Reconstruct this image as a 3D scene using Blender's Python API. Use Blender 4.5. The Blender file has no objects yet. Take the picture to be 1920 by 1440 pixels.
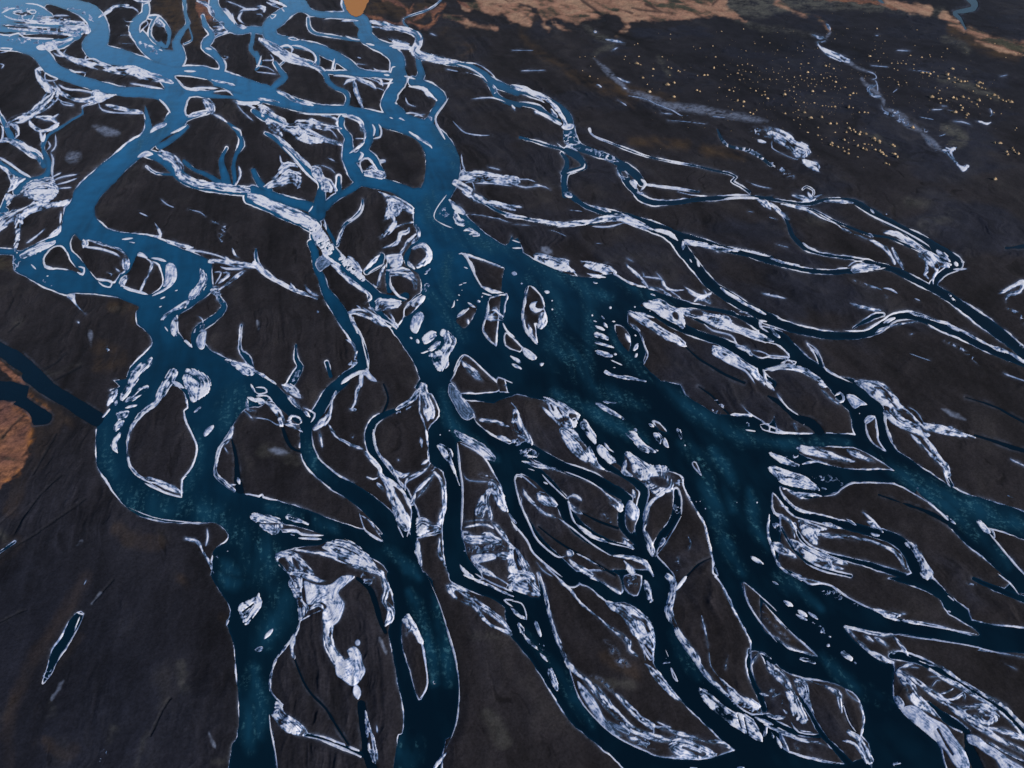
import bpy, math, re, random
import numpy as np
random.seed(7); RNG=np.random.RandomState(7)
C=bpy.context.scene.collection
# ---------------------------------------------------------------- camera model: a drone 300 m above the plain
H=300.0; PITCH=math.radians(40.0); FPX=1280.0; CX,CY=960.0,720.0
def ground_xy(px,py):
    a=(px-CX)/FPX; b=(CY-py)/FPX
    dy=math.cos(PITCH)+b*math.sin(PITCH); dz=-math.sin(PITCH)+b*math.cos(PITCH)
    t=-H/dz
    return a*t, dy*t
def scale_at(py):            # metres of ground across one photo pixel
    b=(CY-py)/FPX
    return H/(math.sin(PITCH)-b*math.cos(PITCH))/FPX
SKY=.08; SUN=4.8; EXPO=0.15
ICE_LABELS={k:(n,l,g) for k,n,l,g in [
(1,'ice_patch','pale rounded ice patches where the topmost left channels part',''),
(2,'ice_band','long streaky ice band between the two parallel blue channels, upper left',''),
(3,'ice_web','branching web of white ice widening down beside the upper left edge',''),
(4,'ice_sheet','spiky fan of white ice reaching down to the left river bend',''),
(5,'ice_patch','hooked white ice patch just right of the blue confluence',''),
(6,'ice_floe','slanting ice floe in the side mouth below the blue confluence',''),
(7,'ice_jam','long diagonal channel choked with crushed white ice, left of centre',''),
(8,'ice_strip','speckled thick ice strip slanting under the blue channels, top centre',''),
(9,'ice_strip','ice strip along the upper edge of the diamond-shaped sandbar',''),
(10,'ice_fan','forked white ice fan leaving the outer bank of the widest bend',''),
(11,'ice_stream','thick white frozen stream winding right from below the tan pond',''),
(12,'ice_sheet','broad streaky ice sheet under the main blue river, upper centre',''),
(14,'ice_sheet','claw-shaped ice sheet left of the narrow frozen stream, upper centre',''),
(15,'ice_band','paired ice bands on the curved narrow river right of top centre',''),
(17,'snow_lobe','broad frosty lobe lying alone on dry sand, upper right',''),
(18,'snow_lobe','small teardrop frost lobe hanging below the broad frosty lobe',''),
(19,'ice_strip','zigzag pale blue ice in the thin stream among grass hummocks',''),
(20,'ice_patch','fish-tail ice patch ending the dry stream near the right edge',''),
(21,'ice_slab','smooth white ice slab on the right flank of the barred river island',''),
(22,'ice_floe','white crescent ice floe in the left river right of the barred island',''),
(23,'ice_floe','long ragged ice floe pointing down left beneath the crescent floe',''),
(24,'ice_strip','slanting ice strip on the upper arm where the left channel divides',''),
(25,'ice_strip','forked white ice junction joining the right bank of the left river',''),
(26,'ice_floe','drop-shaped white ice at the mouth of the small looping side stream',''),
(27,'ice_patch','ribbed ice patch at the left tip of the loop-stream island',''),
(28,'ice_patch','ribbed wedge of ice on the right bank below the loop-stream mouth',''),
(29,'ice_ring','curled ice cap on the round islet left of the wide central pool',''),
(30,'ice_patch','white ice neck between two brown islets in the central pool',''),
(31,'ice_strip','slanting ice strip inside the pointed bar south of the central pool',''),
(32,'ice_sheet','large grey-white ice block shaped like a boot in the central pool',''),
(33,'ice_floe','two round-edged ice floes nestled left of the boot-shaped block',''),
(34,'ice_floe','upright oval ice floe left above the boot-shaped block',''),
(35,'ice_patch','pointed ice patch capping the small islet above the oval floe',''),
(36,'ice_apron','sweeping ice apron on the left bank of the narrowing main river',''),
(37,'ice_sheet','square pale ice sheet in the twisted side channels left of the pool',''),
(38,'ice_patch','swirled ice cap along the top of the round brown islet',''),
(40,'ice_strip','thin arrowed ice strip crossing bare black sand, left of the ice jam',''),
(41,'ice_patch','four-sided blue-white ice patch where the jammed channel ends',''),
(42,'ice_patch','small pronged white ice fork at the foot of the narrow channel',''),
(43,'ice_stream','long smooth white frozen stream curving right from the widest bend',''),
(44,'ice_sheet','large oval ice sheet with one dark hole, right of centre',''),
(45,'ice_sheet','textured grey ice wedge just right of the holed oval sheet',''),
(46,'ice_sheet','long white ice blade streaked lengthwise below the holed oval sheet',''),
(48,'ice_floe','short ice slivers stacked like rungs in the dark central water',''),
(49,'ice_floe','row of broken ice lumps just under the rung-like slivers',''),
(50,'ice_strip','thin ice strip trailing right at the bottom of the rung-like slivers',''),
(51,'ice_patch','leafy ice patch on the upright oval island in the central pool',''),
(52,'ice_patch','short stubby ice patch on the point below the upright oval island',''),
(53,'ice_sheet','first slanted ragged ice shelf on the pool\'s upper shore, left one',''),
(54,'ice_sheet','second slanted ragged ice shelf on the pool\'s upper shore, right one',''),
(55,'ice_sheet','solid white ice where two narrow rivers meet, right of centre',''),
(56,'ice_wedge','white ice wedge at the fork just below the narrow river junction',''),
(57,'ice_sheet','marbled ice sheet curling along the bank, right of the thin dark creek',''),
(58,'ice_strip','thin ice line ending in two prongs, inside the right loop of river',''),
(59,'ice_sheet','many-legged ice sheet at the sharp right hand river corner',''),
(60,'ice_patch','small ice patch pressed into the sharp right hand river corner',''),
(61,'ice_patch','eye-shaped ice patch in the middle of the long right hand channel',''),
(62,'ice_band','broad white ice collar around the teardrop sandbar at lower left',''),
(63,'ice_sheet','kite-shaped ice sheet at the upper right of the teardrop sandbar',''),
(64,'ice_patch','striped ice patch on the channel left above the teardrop sandbar',''),
(66,'ice_floe','chain of small ice floes left of the teardrop sandbar',''),
(67,'ice_floe','lone small oval ice floe right of the teardrop sandbar',''),
(68,'ice_band','thick ice on the bank facing the teardrop sandbar from the right',''),
(69,'ice_fork','forked ice finger on black sand left of the frothy river stretch',''),
(70,'ice_floe','ribbed shell-shaped ice floe left of the long slim bar, lower centre',''),
(71,'ice_floe','narrow leaf-shaped ice floe touching the shell-shaped one',''),
(72,'ice_sheet','lumpy ice corner at the upper left of the big pear-shaped bar',''),
(73,'ice_band','arching ice band over the top of the big pear-shaped bar',''),
(74,'ice_patch','slanted ice wedge between two joining channels left of lower centre',''),
(75,'ice_fan','fan-shaped ice at the bend just below the joining channels',''),
(77,'ice_sheet','club-shaped ice sheet ending at the dark confluence, lower centre',''),
(78,'ice_patch','lacy ice panel on the left bank of the dark central trunk',''),
(80,'ice_sheet','smooth translucent blue ice on the right bank of the dark trunk',''),
(81,'ice_sheet','ragged oblong ice at the head of the bar splitting the trunk',''),
(82,'ice_sheet','bottle-shaped ice hanging inside the bar that splits the trunk',''),
(83,'ice_sheet','long ice drop on the right side of the bar that splits the trunk',''),
(84,'ice_sheet','thick white ice shelf across the foot of the bar splitting the trunk',''),
(85,'ice_block','rounded white ice block under the thick shelf, lower centre',''),
(87,'ice_patch','bright flared ice patch at the neck right of the club-shaped sheet',''),
(88,'ice_floe','grey oval ice cap on the small island in the braided lower middle',''),
(90,'ice_sheet','upper of two linked marbled ice sheets on the lower middle bank',''),
(91,'ice_sheet','lower of two linked marbled ice sheets on the lower middle bank',''),
(92,'ice_floe','long upright ice floe beside the linked marbled sheets',''),
(93,'ice_floe','stubby ice floe at the foot of the long upright floe',''),
(94,'ice_floe','narrow slanting ice floe alone near the top of the dark pool',''),
(95,'ice_floe','notched ice floe with cross ridges in the middle of the dark pool',''),
(96,'ice_sheet','triangular grey ice sheet on the lower shore of the dark pool',''),
(97,'ice_sheet','crinkled ice sheet with dark hole, right of the triangular grey one',''),
(99,'ice_patch','slim ice patch beside the left edge bar in the braided middle',''),
(100,'ice_patch','fluffy ice patch inside the long leaf-shaped bar, lower middle',''),
(101,'ice_sheet','silky hooked ice sheet above the dark fork, bottom middle',''),
(104,'ice_floe','heart-shaped white ice floe in the right hand channel',''),
(105,'ice_patch','rounded ice cap on the tiny islet below the heart-shaped floe',''),
(106,'ice_sheet','comb-toothed ice sheet along the outer bank at right',''),
(107,'ice_band','long split ice band running down from the comb-toothed sheet',''),
(108,'ice_strip','tapering ice tongue pointing right across dark sand',''),
(109,'ice_sheet','flat topmost ice sheet of the stack right of the dark trunk',''),
(110,'ice_floe','slim ice floe right of the flat topmost sheet',''),
(112,'ice_sheet','large smooth white ice leaf, widest of the stack by the trunk',''),
(113,'ice_sheet','rounded ice shelf under the large smooth white leaf',''),
(114,'ice_sheet','feathery ice sheet filling the gap at the head of the looped bar',''),
(115,'ice_band','arched ice band bordering the looped bar at lower right',''),
(116,'ice_patch','small upright ice flame on the bank above the looped bar',''),
(117,'ice_strip','broad ice tongue on the outer bank right of the looped bar',''),
(119,'ice_sheet','brushed ice sheet sweeping right beneath the looped bar',''),
(120,'ice_patch','small ice sliver at the split of the far lower right channels',''),
(121,'ice_floe','tilted leaf-shaped ice floe in the frothy left river',''),
(122,'ice_patch','ice cap on the slender dark islet of the bottom centre channel',''),
(123,'ice_strip','ragged ice strip down the right side of the pear-shaped bar',''),
(124,'ice_patch','rung-ribbed ice patch on the left shoulder of the pear-shaped bar',''),
(125,'ice_sheet','pale horse-head ice sheet running down the middle of the pear-shaped bar',''),
(126,'ice_strip','slim ice strip in the dark slot at the bar\'s bottom end',''),
(127,'ice_patch','knobbly blue-white ice lump at the bar\'s lower left corner',''),
(128,'ice_band','holed ice band on the left bank, bottom centre right of the big bend',''),
(129,'ice_sheet','grey triangular ice raft ending in a point, bottom middle',''),
(130,'ice_floe','small arrowhead ice floe in the dark bottom middle channel',''),
(131,'ice_band','thick curving ice wall on the long crescent bar, bottom middle',''),
(132,'ice_sheet','smooth white ice ribbon outside the thick curving ice wall',''),
(133,'ice_sheet','rippled ice at the pointed bottom end of the crescent bar',''),
(134,'ice_band','narrow inner ice band running along the crescent bar\'s lower edge',''),
(135,'ice_strip','thin broken ice line across the upper crescent bar',''),
(136,'ice_sheet','big marbled ice bulge where the crescent bar meets the channel',''),
(137,'ice_sheet','slender ice wedge below the marbled bulge on the same bank',''),
(138,'ice_band','lacy ice band along the right bank opposite the marbled bulge',''),
(139,'ice_sheet','lacy ice wedge ending the right bank band near the bottom edge',''),
(140,'ice_sheet','curly rippled ice strip lying midstream, bottom right of centre',''),
(142,'ice_floe','scattered small ice lumps in the wide dark channel, lower right',''),
(144,'ice_band','white ice lining the pointed triangular bar, lower right',''),
(145,'ice_band','outer curved ice edge above the feathered ice spine, lower right',''),
(146,'ice_band','inner curved ice edge just above the feathered ice spine',''),
(147,'ice_spine','long straight ice spine with feathered branches, bottom right corner',''),
(148,'ice_sheet','veined ice branches spreading from the middle of the feathered spine',''),
(149,'ice_sheet','knotted ice strip on the left flank of the feathered spine',''),
(151,'ice_sheet','broad flat lilac-grey ice tongue at the bottom right',''),
(152,'ice_sheet','forked pale ice tongue in the bottom right corner',''),
(153,'ice_sheet','swirled ice strip descending at the left of the domed bars, lower right',''),
(155,'ice_patch','lumpy ice patch between the two domed bars, lower right',''),
(157,'ice_patch','small ice wedge on the crown of the round domed bar',''),
(158,'ice_strip','thick wrinkled ice tail at the foot of the round domed bar',''),
]}
CLUSTERS=[(1855,260,1920,300,'golden grass hummock in the isolated far right cluster','grass hummocks of the far right cluster'),
(1850,325,1900,350,'lone golden grass hummock nearest the sharp right river corner',''),
(1700,235,1730,250,'single grass hummock at the end of the blue dry stream',''),
(1540,225,1700,320,'golden grass hummock in the dense band below the dry stream','grass hummocks of the dense lower band'),
(1720,135,1915,235,'golden grass hummock in the dense cluster right of the dry stream','grass hummocks right of the dry stream'),
(1580,170,1640,220,'grass hummock in the small knot left of the dry stream','grass hummocks of the small knot'),
(1440,100,1580,260,'pale grass hummock between the zigzag ice and the frosty lobe','grass hummocks above the frosty lobe'),
(1150,50,1440,230,'pale grass hummock on dark sand left of the zigzag ice','grass hummocks on the left dark sand'),
(1640,50,1920,135,'small pale grass hummock on the far upper right sand','grass hummocks on the far upper right sand')]
TRACE='''@0,0
PW: -500,-200 150,-40 340,0 360,20 330,60 390,100 420,150 600,160 640,200 600,290 560,300 480,360 260,370 60,350 0,345 -500,330
PL: 20,190 120,185 480,215 460,240 60,205
PL: -20,235 60,240 40,255 -20,250
PL: 150,260 480,250 530,265 450,290 180,285
PL: 340,50 430,60 560,70 630,100 560,120 400,110
W: 300,0,50 420,15,60 560,45,100 680,100,140 740,200,150 730,300,170 690,340,150 760,400,150 900,430,130 1050,480,120 1200,540,130 1330,560,130 1500,560,130 1650,590,130 1800,640,130 1960,690,120
W: 1250,600,100 1340,690,110 1450,700,60 1700,720,70 1940,745,80
W: -100,310,110 150,340,100 280,390,110 350,460,120 400,520,110 520,575,90 650,620,85 800,660,80 950,690,75 1080,690,80 1200,710,90 1300,760,140 1350,830,150 1320,900,150 1250,980,120 1120,1050,130 1000,1130,150 900,1220,150 800,1310,170 700,1400,180 640,1480,190
PW: 1230,560 1310,570 1400,680 1440,710 1400,780 1390,870 1400,930 1290,900 1280,830 1190,740 1230,670
PL: 480,460 620,500 700,525 830,545 1000,575 1100,610 1220,663 1100,655 900,640 750,600 620,570 520,520
PL: 1310,570 1430,575 1560,600 1600,650 1500,668 1410,665 1340,610
PL: 1600,700 1700,685 1740,720
I 8: 1310,570 1430,575 1560,600
I 12: 1380,532 1470,535
I 8: 1310,570 1345,620 1400,670 1500,680
F 14: 1590,600 1680,620 1760,640
I 14: 1410,670 1500,660 1640,665
I 8: 1600,690 1700,680 1750,720
I 10: 190,25 280,35 350,70
I 14: 10,100 60,70 120,60
I 10: 20,110 80,140 150,150 250,160
I 8: 90,90 150,80 170,100
I 8: 210,80 260,75 265,100 220,100
F 28: 170,155 350,170 560,170 640,190 675,235
F 14: 0,185 100,190 250,205 450,215
F 12: 60,210 250,235 460,255 600,270
PF: 440,190 560,180 640,190 620,230 560,240 450,225
PI: 620,200 660,195 685,235 640,260
I 12: 400,120 520,120
I 10: -40,250 60,265 140,250 180,280 330,290 400,290
PI*1: 270,350 320,330 350,370 290,375
PI*1: 390,300 460,310 540,280 540,300 440,345 410,330
PI*1: 340,320 400,310 430,350 380,385 345,360
I 20: 420,350 450,400 500,420
I 12: 400,395 430,420 490,430
I 8: 500,370 480,400 495,410
F*2: 470,415,30 560,450,40 650,480,45 780,510,45 880,530,60 1000,530,75 1100,570,75 1200,590,60 1295,622,15
I 12: 650,420 640,450 700,440 760,470 830,490
PL: 700,500 740,495 790,520 740,525
PX: 700,500 740,495 790,520 740,525
I 10: 520,520 560,540 640,548 630,575
I 12: 980,630 1060,640 1140,655 1220,665
PI: 260,530 320,530 300,500
F*3: 280,530,35 300,600,50 360,660,60 400,710,90 370,750,100 320,800,80 260,840,60 200,880,60 100,915,50 50,940,40
I 10: 340,545 380,570 430,590 400,610 340,600 340,545
F 30: 400,610 440,680 500,720 600,760 720,740 800,730 870,710
I 16: 440,640 500,670 600,680 690,700 720,735
PF: 690,690 740,680 800,710 860,715 760,770 700,770
I 10: 560,790 480,770 430,740
I 12: 450,760 480,790 560,800
F 24: 220,870 230,930 290,980 350,980 420,950 440,930
F 40: 250,880 330,890 400,900 440,940
I 16: 380,900 440,860
I 25: 300,980 320,1050 340,1000
W: 720,770,8 620,800,12 620,850,12 540,900,14 430,970,18 360,1020,25 320,1100,30 350,1180,40 370,1260,50 330,1330,50 200,1370,50 120,1440,50
I 12: 740,770 770,830 900,850 1080,855
F 26: 790,790 900,815 1000,835 1080,850
W: -60,740,20 10,880,30 40,940,40 80,1020,50 100,1060,50 160,1080,40 220,1130,50 290,1180,50 330,1240,50
F 36: 60,920 120,950 130,1010 110,1040
F 28: -20,1070 60,1050 140,1090 230,1160 290,1190 300,1250
F 22: 150,1060 220,1110 290,1140 320,1190
I 14: 0,940 20,960 20,1030 0,1070
W: -30,1200,30 40,1250,40 100,1290,40 180,1330,30 230,1340,20
I 16: -10,1180 60,1220 160,1290 230,1330
F 34: -10,1240 50,1280 90,1340 100,1400 60,1440
PF: 100,1340 190,1340 140,1370 100,1420
PF*4: 180,1400 260,1350 380,1330 420,1380 440,1420 400,1500 180,1480
I 12: 380,1340 460,1300
I 12: 400,1360 480,1330 580,1310
I 12: 420,1390 500,1370 580,1340
I 10: 440,1420 540,1410
I 18: 380,1150 400,1200 390,1280 400,1350
I 10: 415,1000 420,1100 380,1150
I 14: 360,1060 380,1100 350,1130
I 10: -10,360 90,365 40,390 -10,400
I 10: 0,480 30,490 10,520
W: 1090,0,50 1090,100,60 1030,170,90 1010,230,90 1060,290,110 1100,350,110 1150,390,110 1230,430,110 1330,450,120 1340,380,80 1320,320,60 1370,230,40 1410,180,30 1390,100,25 1380,-20,30
W 12: 1410,180 1430,240 1440,300 1380,330
W: 1120,130,30 1190,140,40 1240,190,35 1270,260,30 1250,350,30 1210,330,40 1130,270,40 1130,200,20 1150,150,20
PW: 1100,360 1300,380 1370,460 1200,480 1100,420
PL: 1130,240 1180,220 1250,250 1240,300 1170,310
PL: 1050,240 1055,190 1090,160 1108,178 1070,220
I 8: 1045,245 1050,190 1090,155 1110,180 1070,220 1045,245
I 10: 1125,230 1160,170 1180,130 1210,120
PF: 1160,160 1200,140 1240,200 1180,200
F 26: 1000,0 1080,20 1130,10
I 12: 930,55 1000,60 1040,95
F 22: 740,130 820,80 860,50 970,40
I 6: 930,150 950,165 1000,160
I 5: 880,270 960,265 1000,275
I 4: 900,330 1000,330
I 6: 940,190 970,200
W: 1520,120,25 1540,190,35 1590,260,45 1560,310,70 1540,350,60 1590,390,60 1640,440,50 1670,490,45 1655,550,50 1620,600,60
I 5: 1660,420 1710,430 1680,445 1660,420
W: 1600,-20,60 1610,70,90 1670,130,90 1730,190,90 1790,230,60 1880,220,50 1960,230,60
F 26: 1480,10 1560,40 1600,110 1590,170 1660,170 1670,190 1600,200
F 18: 1600,200 1670,210 1600,240 1700,240
F 25: 1650,60 1690,80 1730,130 1760,170
I 12: 1740,100 1760,190
F 28: 1770,190 1850,210
I 18: 1800,90 1830,75 1940,70
I 18: 1820,90 1790,140 1830,180
W 12: 1600,290 1640,265 1740,230
W: 1900,240,30 1890,320,30 1880,370,30 1930,430,30
I 10: 1700,10 1780,40 1850,70 1920,80
I 14: 1540,360 1590,370
I 14: 1110,340 1150,350
I 8: 1190,370 1220,380
PL: 1430,730 1600,740 1780,750 1900,900 1600,860 1450,870 1400,870 1390,830
PF*5: 1520,735 1580,750 1620,800 1600,860 1560,850 1530,790
I 20: 1600,860 1640,880 1705,918
W: 1400,900,30 1450,870,40 1560,840,30
F 22: 1410,880 1480,860 1560,840
I 10: 1420,725 1400,780 1385,830 1400,880
F 22: 1750,760 1830,780 1940,770
I 14: 1850,790 1920,810
I 8: 1780,790 1830,850 1900,910
W: 1700,915,14 1760,960,30 1800,1020,30 1810,1090,50 1770,1160,30 1750,1250,30 1760,1330,30 1760,1390,30
I 12: 1740,950 1800,980 1810,1020
F 18: 1790,1250 1800,1320 1760,1390
W: 1700,1110,20 1660,1200,40 1680,1300,60 1700,1400,80
W: 1200,1090,70 1300,1030,60 1400,950,40
PL: 1180,1080 1280,1010 1340,985 1240,1050
I 16: 1280,1000 1330,980 1400,940
PI*6: 1125,1000 1140,960 1200,925 1250,922 1240,945 1170,975
W: 1090,800,10 1100,870,40 1110,930,50 1110,1000,80 1060,1060,80
I 10: 1080,855 1090,900
I 14: 1190,740 1240,790 1280,850
PI: 1030,1180 1090,1130 1150,1160
W: 1100,1150,60 1220,1190,80 1300,1260,80 1380,1340,80 1500,1390,70 1650,1410,80 1900,1440,70
F*7: 1210,1150,60 1300,1200,70 1345,1260,70 1360,1320,60 1500,1380,55 1700,1405,50 1860,1430,40
W: 1380,1210,30 1450,1270,30 1550,1310,30 1640,1370,50
W 16: 1100,1250 1170,1300 1300,1310
I 8: 1100,1240 1120,1280 1170,1305
T 70: 700,950 800,990 900,1005
T 90: 500,1200 600,1160
V 60: 20,60 160,70 300,100
V 50: 60,130 300,140 600,175
V 44: 200,225 450,240 640,250
V 40: 20,290 200,300 330,330
V 30: 500,60 620,90 700,160
PL: 90,95 200,90 260,108 160,118
PL: 250,130 380,128 450,140 330,146
PL: 60,160 200,168 300,178 180,178
V 40: 1040,300 1100,360 1200,400
@480,0
W: 200,-60,120 250,0,130 310,70,120 200,120,120 110,190,110 110,260,110 200,310,90 320,330,70 420,350,70 520,390,80 620,440,80 700,490,80 760,540,70 900,560,50 1040,570,50
W: 300,20,140 400,90,60 520,110,50 700,115,60 780,150,100 820,210,100 820,270,110 900,330,90 1000,380,100 1060,450,110 1060,520,110 1080,590,110 1050,660,110 1000,740,110 1000,800,120 1060,850,110 1180,900,110
PL: 150,240 200,190 280,110 340,90 400,125 390,180 400,230 360,240 200,265
PL: 90,10 170,20 220,45 150,50
W: 660,-20,30 660,50,30 700,110,30
W: -50,680,110 60,700,140 200,750,110 350,800,90 500,820,70 650,830,80 800,860,100 950,900,110 1100,930,140 1250,980,170 1350,1080,210 1400,1200,250 1400,1300,260 1370,1400,240 1310,1500,220
W: 1180,610,80 1250,640,80 1330,680,90 1390,740,80 1350,820,60 1310,880,60 1290,930,90
W: 1210,430,30 1230,510,50 1240,560,60 1210,610,60
W: 0,400,30 20,460,40 20,490,30 0,520,20
W: 140,470,30 180,530,40 215,580,50 160,630,50 110,680,50
W 10: 225,450 180,490
W: 390,140,20 400,210,30 450,250,25 560,270,20 680,290,25 770,300,25
W: 60,320,40 120,350,60 220,420,60 330,460,50 430,490,40 520,560,40 540,610,40 600,660,35 670,690,35 690,740,35 670,810,35
F*8: 30,300,35 120,350,70 220,420,70 330,460,60 430,490,45 500,530,40
I 14: 180,350 240,340 275,370 260,400
I 12: 260,340 340,350 430,400 450,450 430,480
W: 430,370,25 460,420,30 465,480,25
I 14: 590,440 575,500 590,520
W: 560,400,15 590,440,20 580,520,20
W: 500,540,30 620,545,30 760,550,50
I 14: 580,570 650,570 720,580 770,600
I 22: 660,640 690,610 730,600 760,590
F 28: 730,590 750,680 770,740 805,825
F 32: 740,580 800,610 850,630 900,670
I 8: 900,660 960,680
I 10: 820,580 900,610 950,630 1030,620
F 16: 880,590 930,600 950,640 920,630
I 12: 960,560 1000,565
I 6: 740,480 830,490
I 8: 880,510 910,530 1000,535
I 10: 755,430 790,440
I 9: 1012,540 1020,505 1045,500
I 5: 240,285 280,280 320,300 270,300 240,285
PL: 1062,740 1090,680 1130,648 1260,665 1350,750 1310,830 1270,890 1200,880 1120,840
F*9: 1150,650,12 1250,665,28 1290,700,34 1352,752,14
I 10: 1120,730 1140,780 1200,805
I 12: 1120,850 1180,850 1260,880
I 8: 1180,870 1270,862
I 12: 1040,770 1060,780
PI: 1070,890 1085,880 1115,905
I 8: 1000,880 1030,890
PI: 1290,870 1320,880 1315,910
I 14: 1445,735 1400,800 1350,870 1350,920 1380,980 1420,1050
I 10: 1540,1160 1550,1240 1570,1280
PF*10: 1550,1250 1580,1290 1700,1290 1850,1320 1960,1330 1960,1390 1700,1370 1600,1365 1520,1350
F*10: 1500,1370,50 1600,1440,60
I 10: 1640,1380 1780,1380 1920,1400
I 9: 1560,1380 1620,1370 1640,1440
W: 860,160,20 950,180,30 1050,210,30 1150,230,40 1220,270,50 1220,330,50 1190,370,60 1220,410,60 1300,430,60 1400,460,50 1500,475,45 1600,495,45 1690,550,55 1750,600,65 1820,640,60 1960,690,55
F*11: 860,160,22 950,180,35 1050,210,38 1150,235,45 1215,275,50 1215,330,60 1190,375,70 1220,410,70 1300,435,60 1400,460,40 1500,462,20 1560,470,10
I 10: 1500,480 1600,510 1690,565 1740,620
I 8: 1560,470 1650,480 1740,530 1800,590
F 12: 870,200 1000,220 1100,220
F 20: 990,290 1050,310 1150,330
F 34: 1000,345 1080,350 1180,365
W 16: 960,320 1000,330 1160,350
I 12: 1110,570 1195,592
W: 1740,620,20 1800,710,40 1870,760,40 1980,790,30
I 10: 1620,745 1740,735 1820,745 1880,770
F 20: 1770,630 1800,680 1790,700
I 6: 1420,520 1530,540
I 6: 1560,545 1640,560 1720,590
I 9: 1460,890 1510,950 1570,1000 1680,1020 1780,1015
I 7: 1740,1255 1830,1280
I 10: 1300,250 1350,270
F 14: 10,740 100,750 190,775
F 22: 150,680 220,710 300,760 430,790
W: -20,830,30 60,880,60 130,890,60 200,910,40
PF*12: 20,790 100,810 180,880 250,930 330,900 420,900 480,920 560,940 640,960 600,970 480,970 360,960 450,1000 560,1060 640,1085 620,1095 500,1070 440,1080 330,1060 260,1000 200,990 190,1040 110,980 60,900
F*12: 400,985,20 520,1040,24 640,1085,14
PW: 40,850 100,870 190,910 200,930 100,890
PX: 40,850 100,870 190,910 200,930 100,890
I 12: 320,850 500,860 680,855
F 14: 490,870 560,880 610,900 600,930
I 10: 500,980 560,980 610,1040
W: 640,890,50 640,960,50 690,1030,60 690,1100,80 690,1180,90 720,1260,100 780,1330,120 900,1370,100 1020,1400,90 1150,1450,90
F 32: 650,870 720,880 790,920 800,970 820,1000 810,1060
I 8: 740,1045 810,1040
F 14: 700,1150 760,1110 810,1070
W: 830,910,100 850,980,80 840,1060,70 810,1130,80 880,1190,60 920,1250,40 950,1300,30
W: 700,1180,100 760,1180,80 800,1150,80
I 20: 780,1140 800,1160 770,1200
PL: 780,1230 800,1200 840,1190 870,1230 850,1280 800,1280
I 10: 800,1300 780,1240 790,1200 840,1185 880,1230 860,1290
PF*13: 810,1300 870,1230 910,1270 960,1290 980,1330 920,1340 840,1325
PI: 925,1200 970,1200 970,1222 930,1225
W: 905,930,40 910,1010,30
I 12: 870,930 890,970 880,1020
I 14: 920,930 940,980 930,1030 880,1040
F 18: 1150,990 1230,1040 1290,1080 1320,1110
W: 70,1000,20 130,1030,30 230,1110,50 320,1210,50 400,1290,50 470,1340,50 500,1440,50
F 22: 130,1000 230,1090 300,1160 370,1220 420,1270
I 14: 200,1100 280,1180 360,1280 470,1390
PF*14: 50,1400 150,1320 190,1240 260,1210 330,1280 340,1380 310,1420 280,1380 180,1400 100,1410
PX: 250,1250 310,1260 330,1290 270,1280
I 14: 180,1170 195,1225 240,1220
PF: 420,1250 490,1250 510,1330 560,1350 600,1400 600,1440 500,1440 480,1380 420,1310
I 8: 480,1240 560,1270 600,1310
W: -20,1280,30 30,1380,50 100,1430,50
W: 620,1330,40 620,1460,50
W: 800,1350,80 720,1410,50 660,1450,50
F 12: 540,1190 600,1215
F 14: 90,0 160,20 230,50
F 14: 80,20 200,70
I 12: 190,60 215,90
F 22: 0,50 60,60 60,90
I 6: 100,110 150,110 120,140 100,110
I 8: 0,110 40,110 50,130
I 10: 40,420 20,480 0,510
I 10: 0,540 80,550 160,560
I 8: 100,400 130,450 50,455
I 8: 0,490 90,510 150,550
W 10: 1390,0 1300,70 1180,110 1110,140 1110,175 1140,200
I 7: 510,150 560,140 740,150
PI: 640,160 700,145 770,155 700,165
I 9: 670,270 720,290 780,300
I 12: 820,325 890,340
@960,0
W: 0,660,50 100,690,50 200,720,50 280,760,50 360,820,60 420,880,60 430,960,80 440,1040,100 500,1100,60 600,1140,60 720,1180,50 800,1220,50 880,1270,60 930,1310,60 970,1370,60
W: 1000,1385,12 1200,1410,12 1400,1440,12
W: -60,750,30 0,770,30 100,785,30 200,810,40 260,860,40 350,910,40
PL: 210,740 290,760 340,830 290,810
PL: 370,860 400,880 400,910
F*15: 0,650,34 90,670,34 180,705,34 260,745,26 330,810,26 380,880,26 400,930,30
F*15: 180,840,22 240,860,26 310,900,26 360,930,22
PI*15: 370,950 410,930 460,930 460,960 420,975 385,968
F 26: 290,820 340,880
V 90: 420,980 450,1050 500,1110
W: 60,1030,20 170,1060,20 280,1095,20 380,1120,30 440,1140,60 510,1190,50 540,1250,40 480,1275,30 410,1300,35 390,1360,45 400,1460,50
I 6: 340,1080 390,1110 420,1080
I 10: 410,1300 480,1280 540,1255 545,1220
W: 370,1150,25 410,1200,30 405,1260,35 380,1300,30
V 50: 560,1120 700,1170 800,1215
W: 800,1260,30 850,1330,60 870,1380,50 920,1430,50
PL: 815,1285 850,1290 870,1330 835,1320
F 14: 790,1270 800,1310 850,1350
PF*16: 890,1350 940,1360 930,1420 890,1380
F 14: 960,1340 1000,1380 960,1440
I 12: 1000,1385 1100,1395 1200,1410 1330,1425
W: 580,970,5 610,1020,5 760,1080,9 860,1120,16 1000,1170,13 1180,1210,12 1290,1230,12 1400,1250,12 1520,1280,12 1620,1300,14 1680,1330,14 1650,1360,16 1720,1400,16 1780,1440,20
W: 1540,970,8 1575,1050,20 1640,1100,20 1740,1120,20 1820,1150,22 1880,1190,22 1940,1240,22
V 22: 1575,1050 1640,1100 1740,1120 1820,1150 1940,1230
F 14: 700,300 770,310 845,325
I 20: 615,240 635,243
F 10: 750,385 790,360
T 30: 610,440 700,520 780,600 860,670
T 60: 860,680 1000,730 1150,790 1300,810 1500,840 1700,880 1920,910
F 9: 785,580 840,610 880,620
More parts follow.
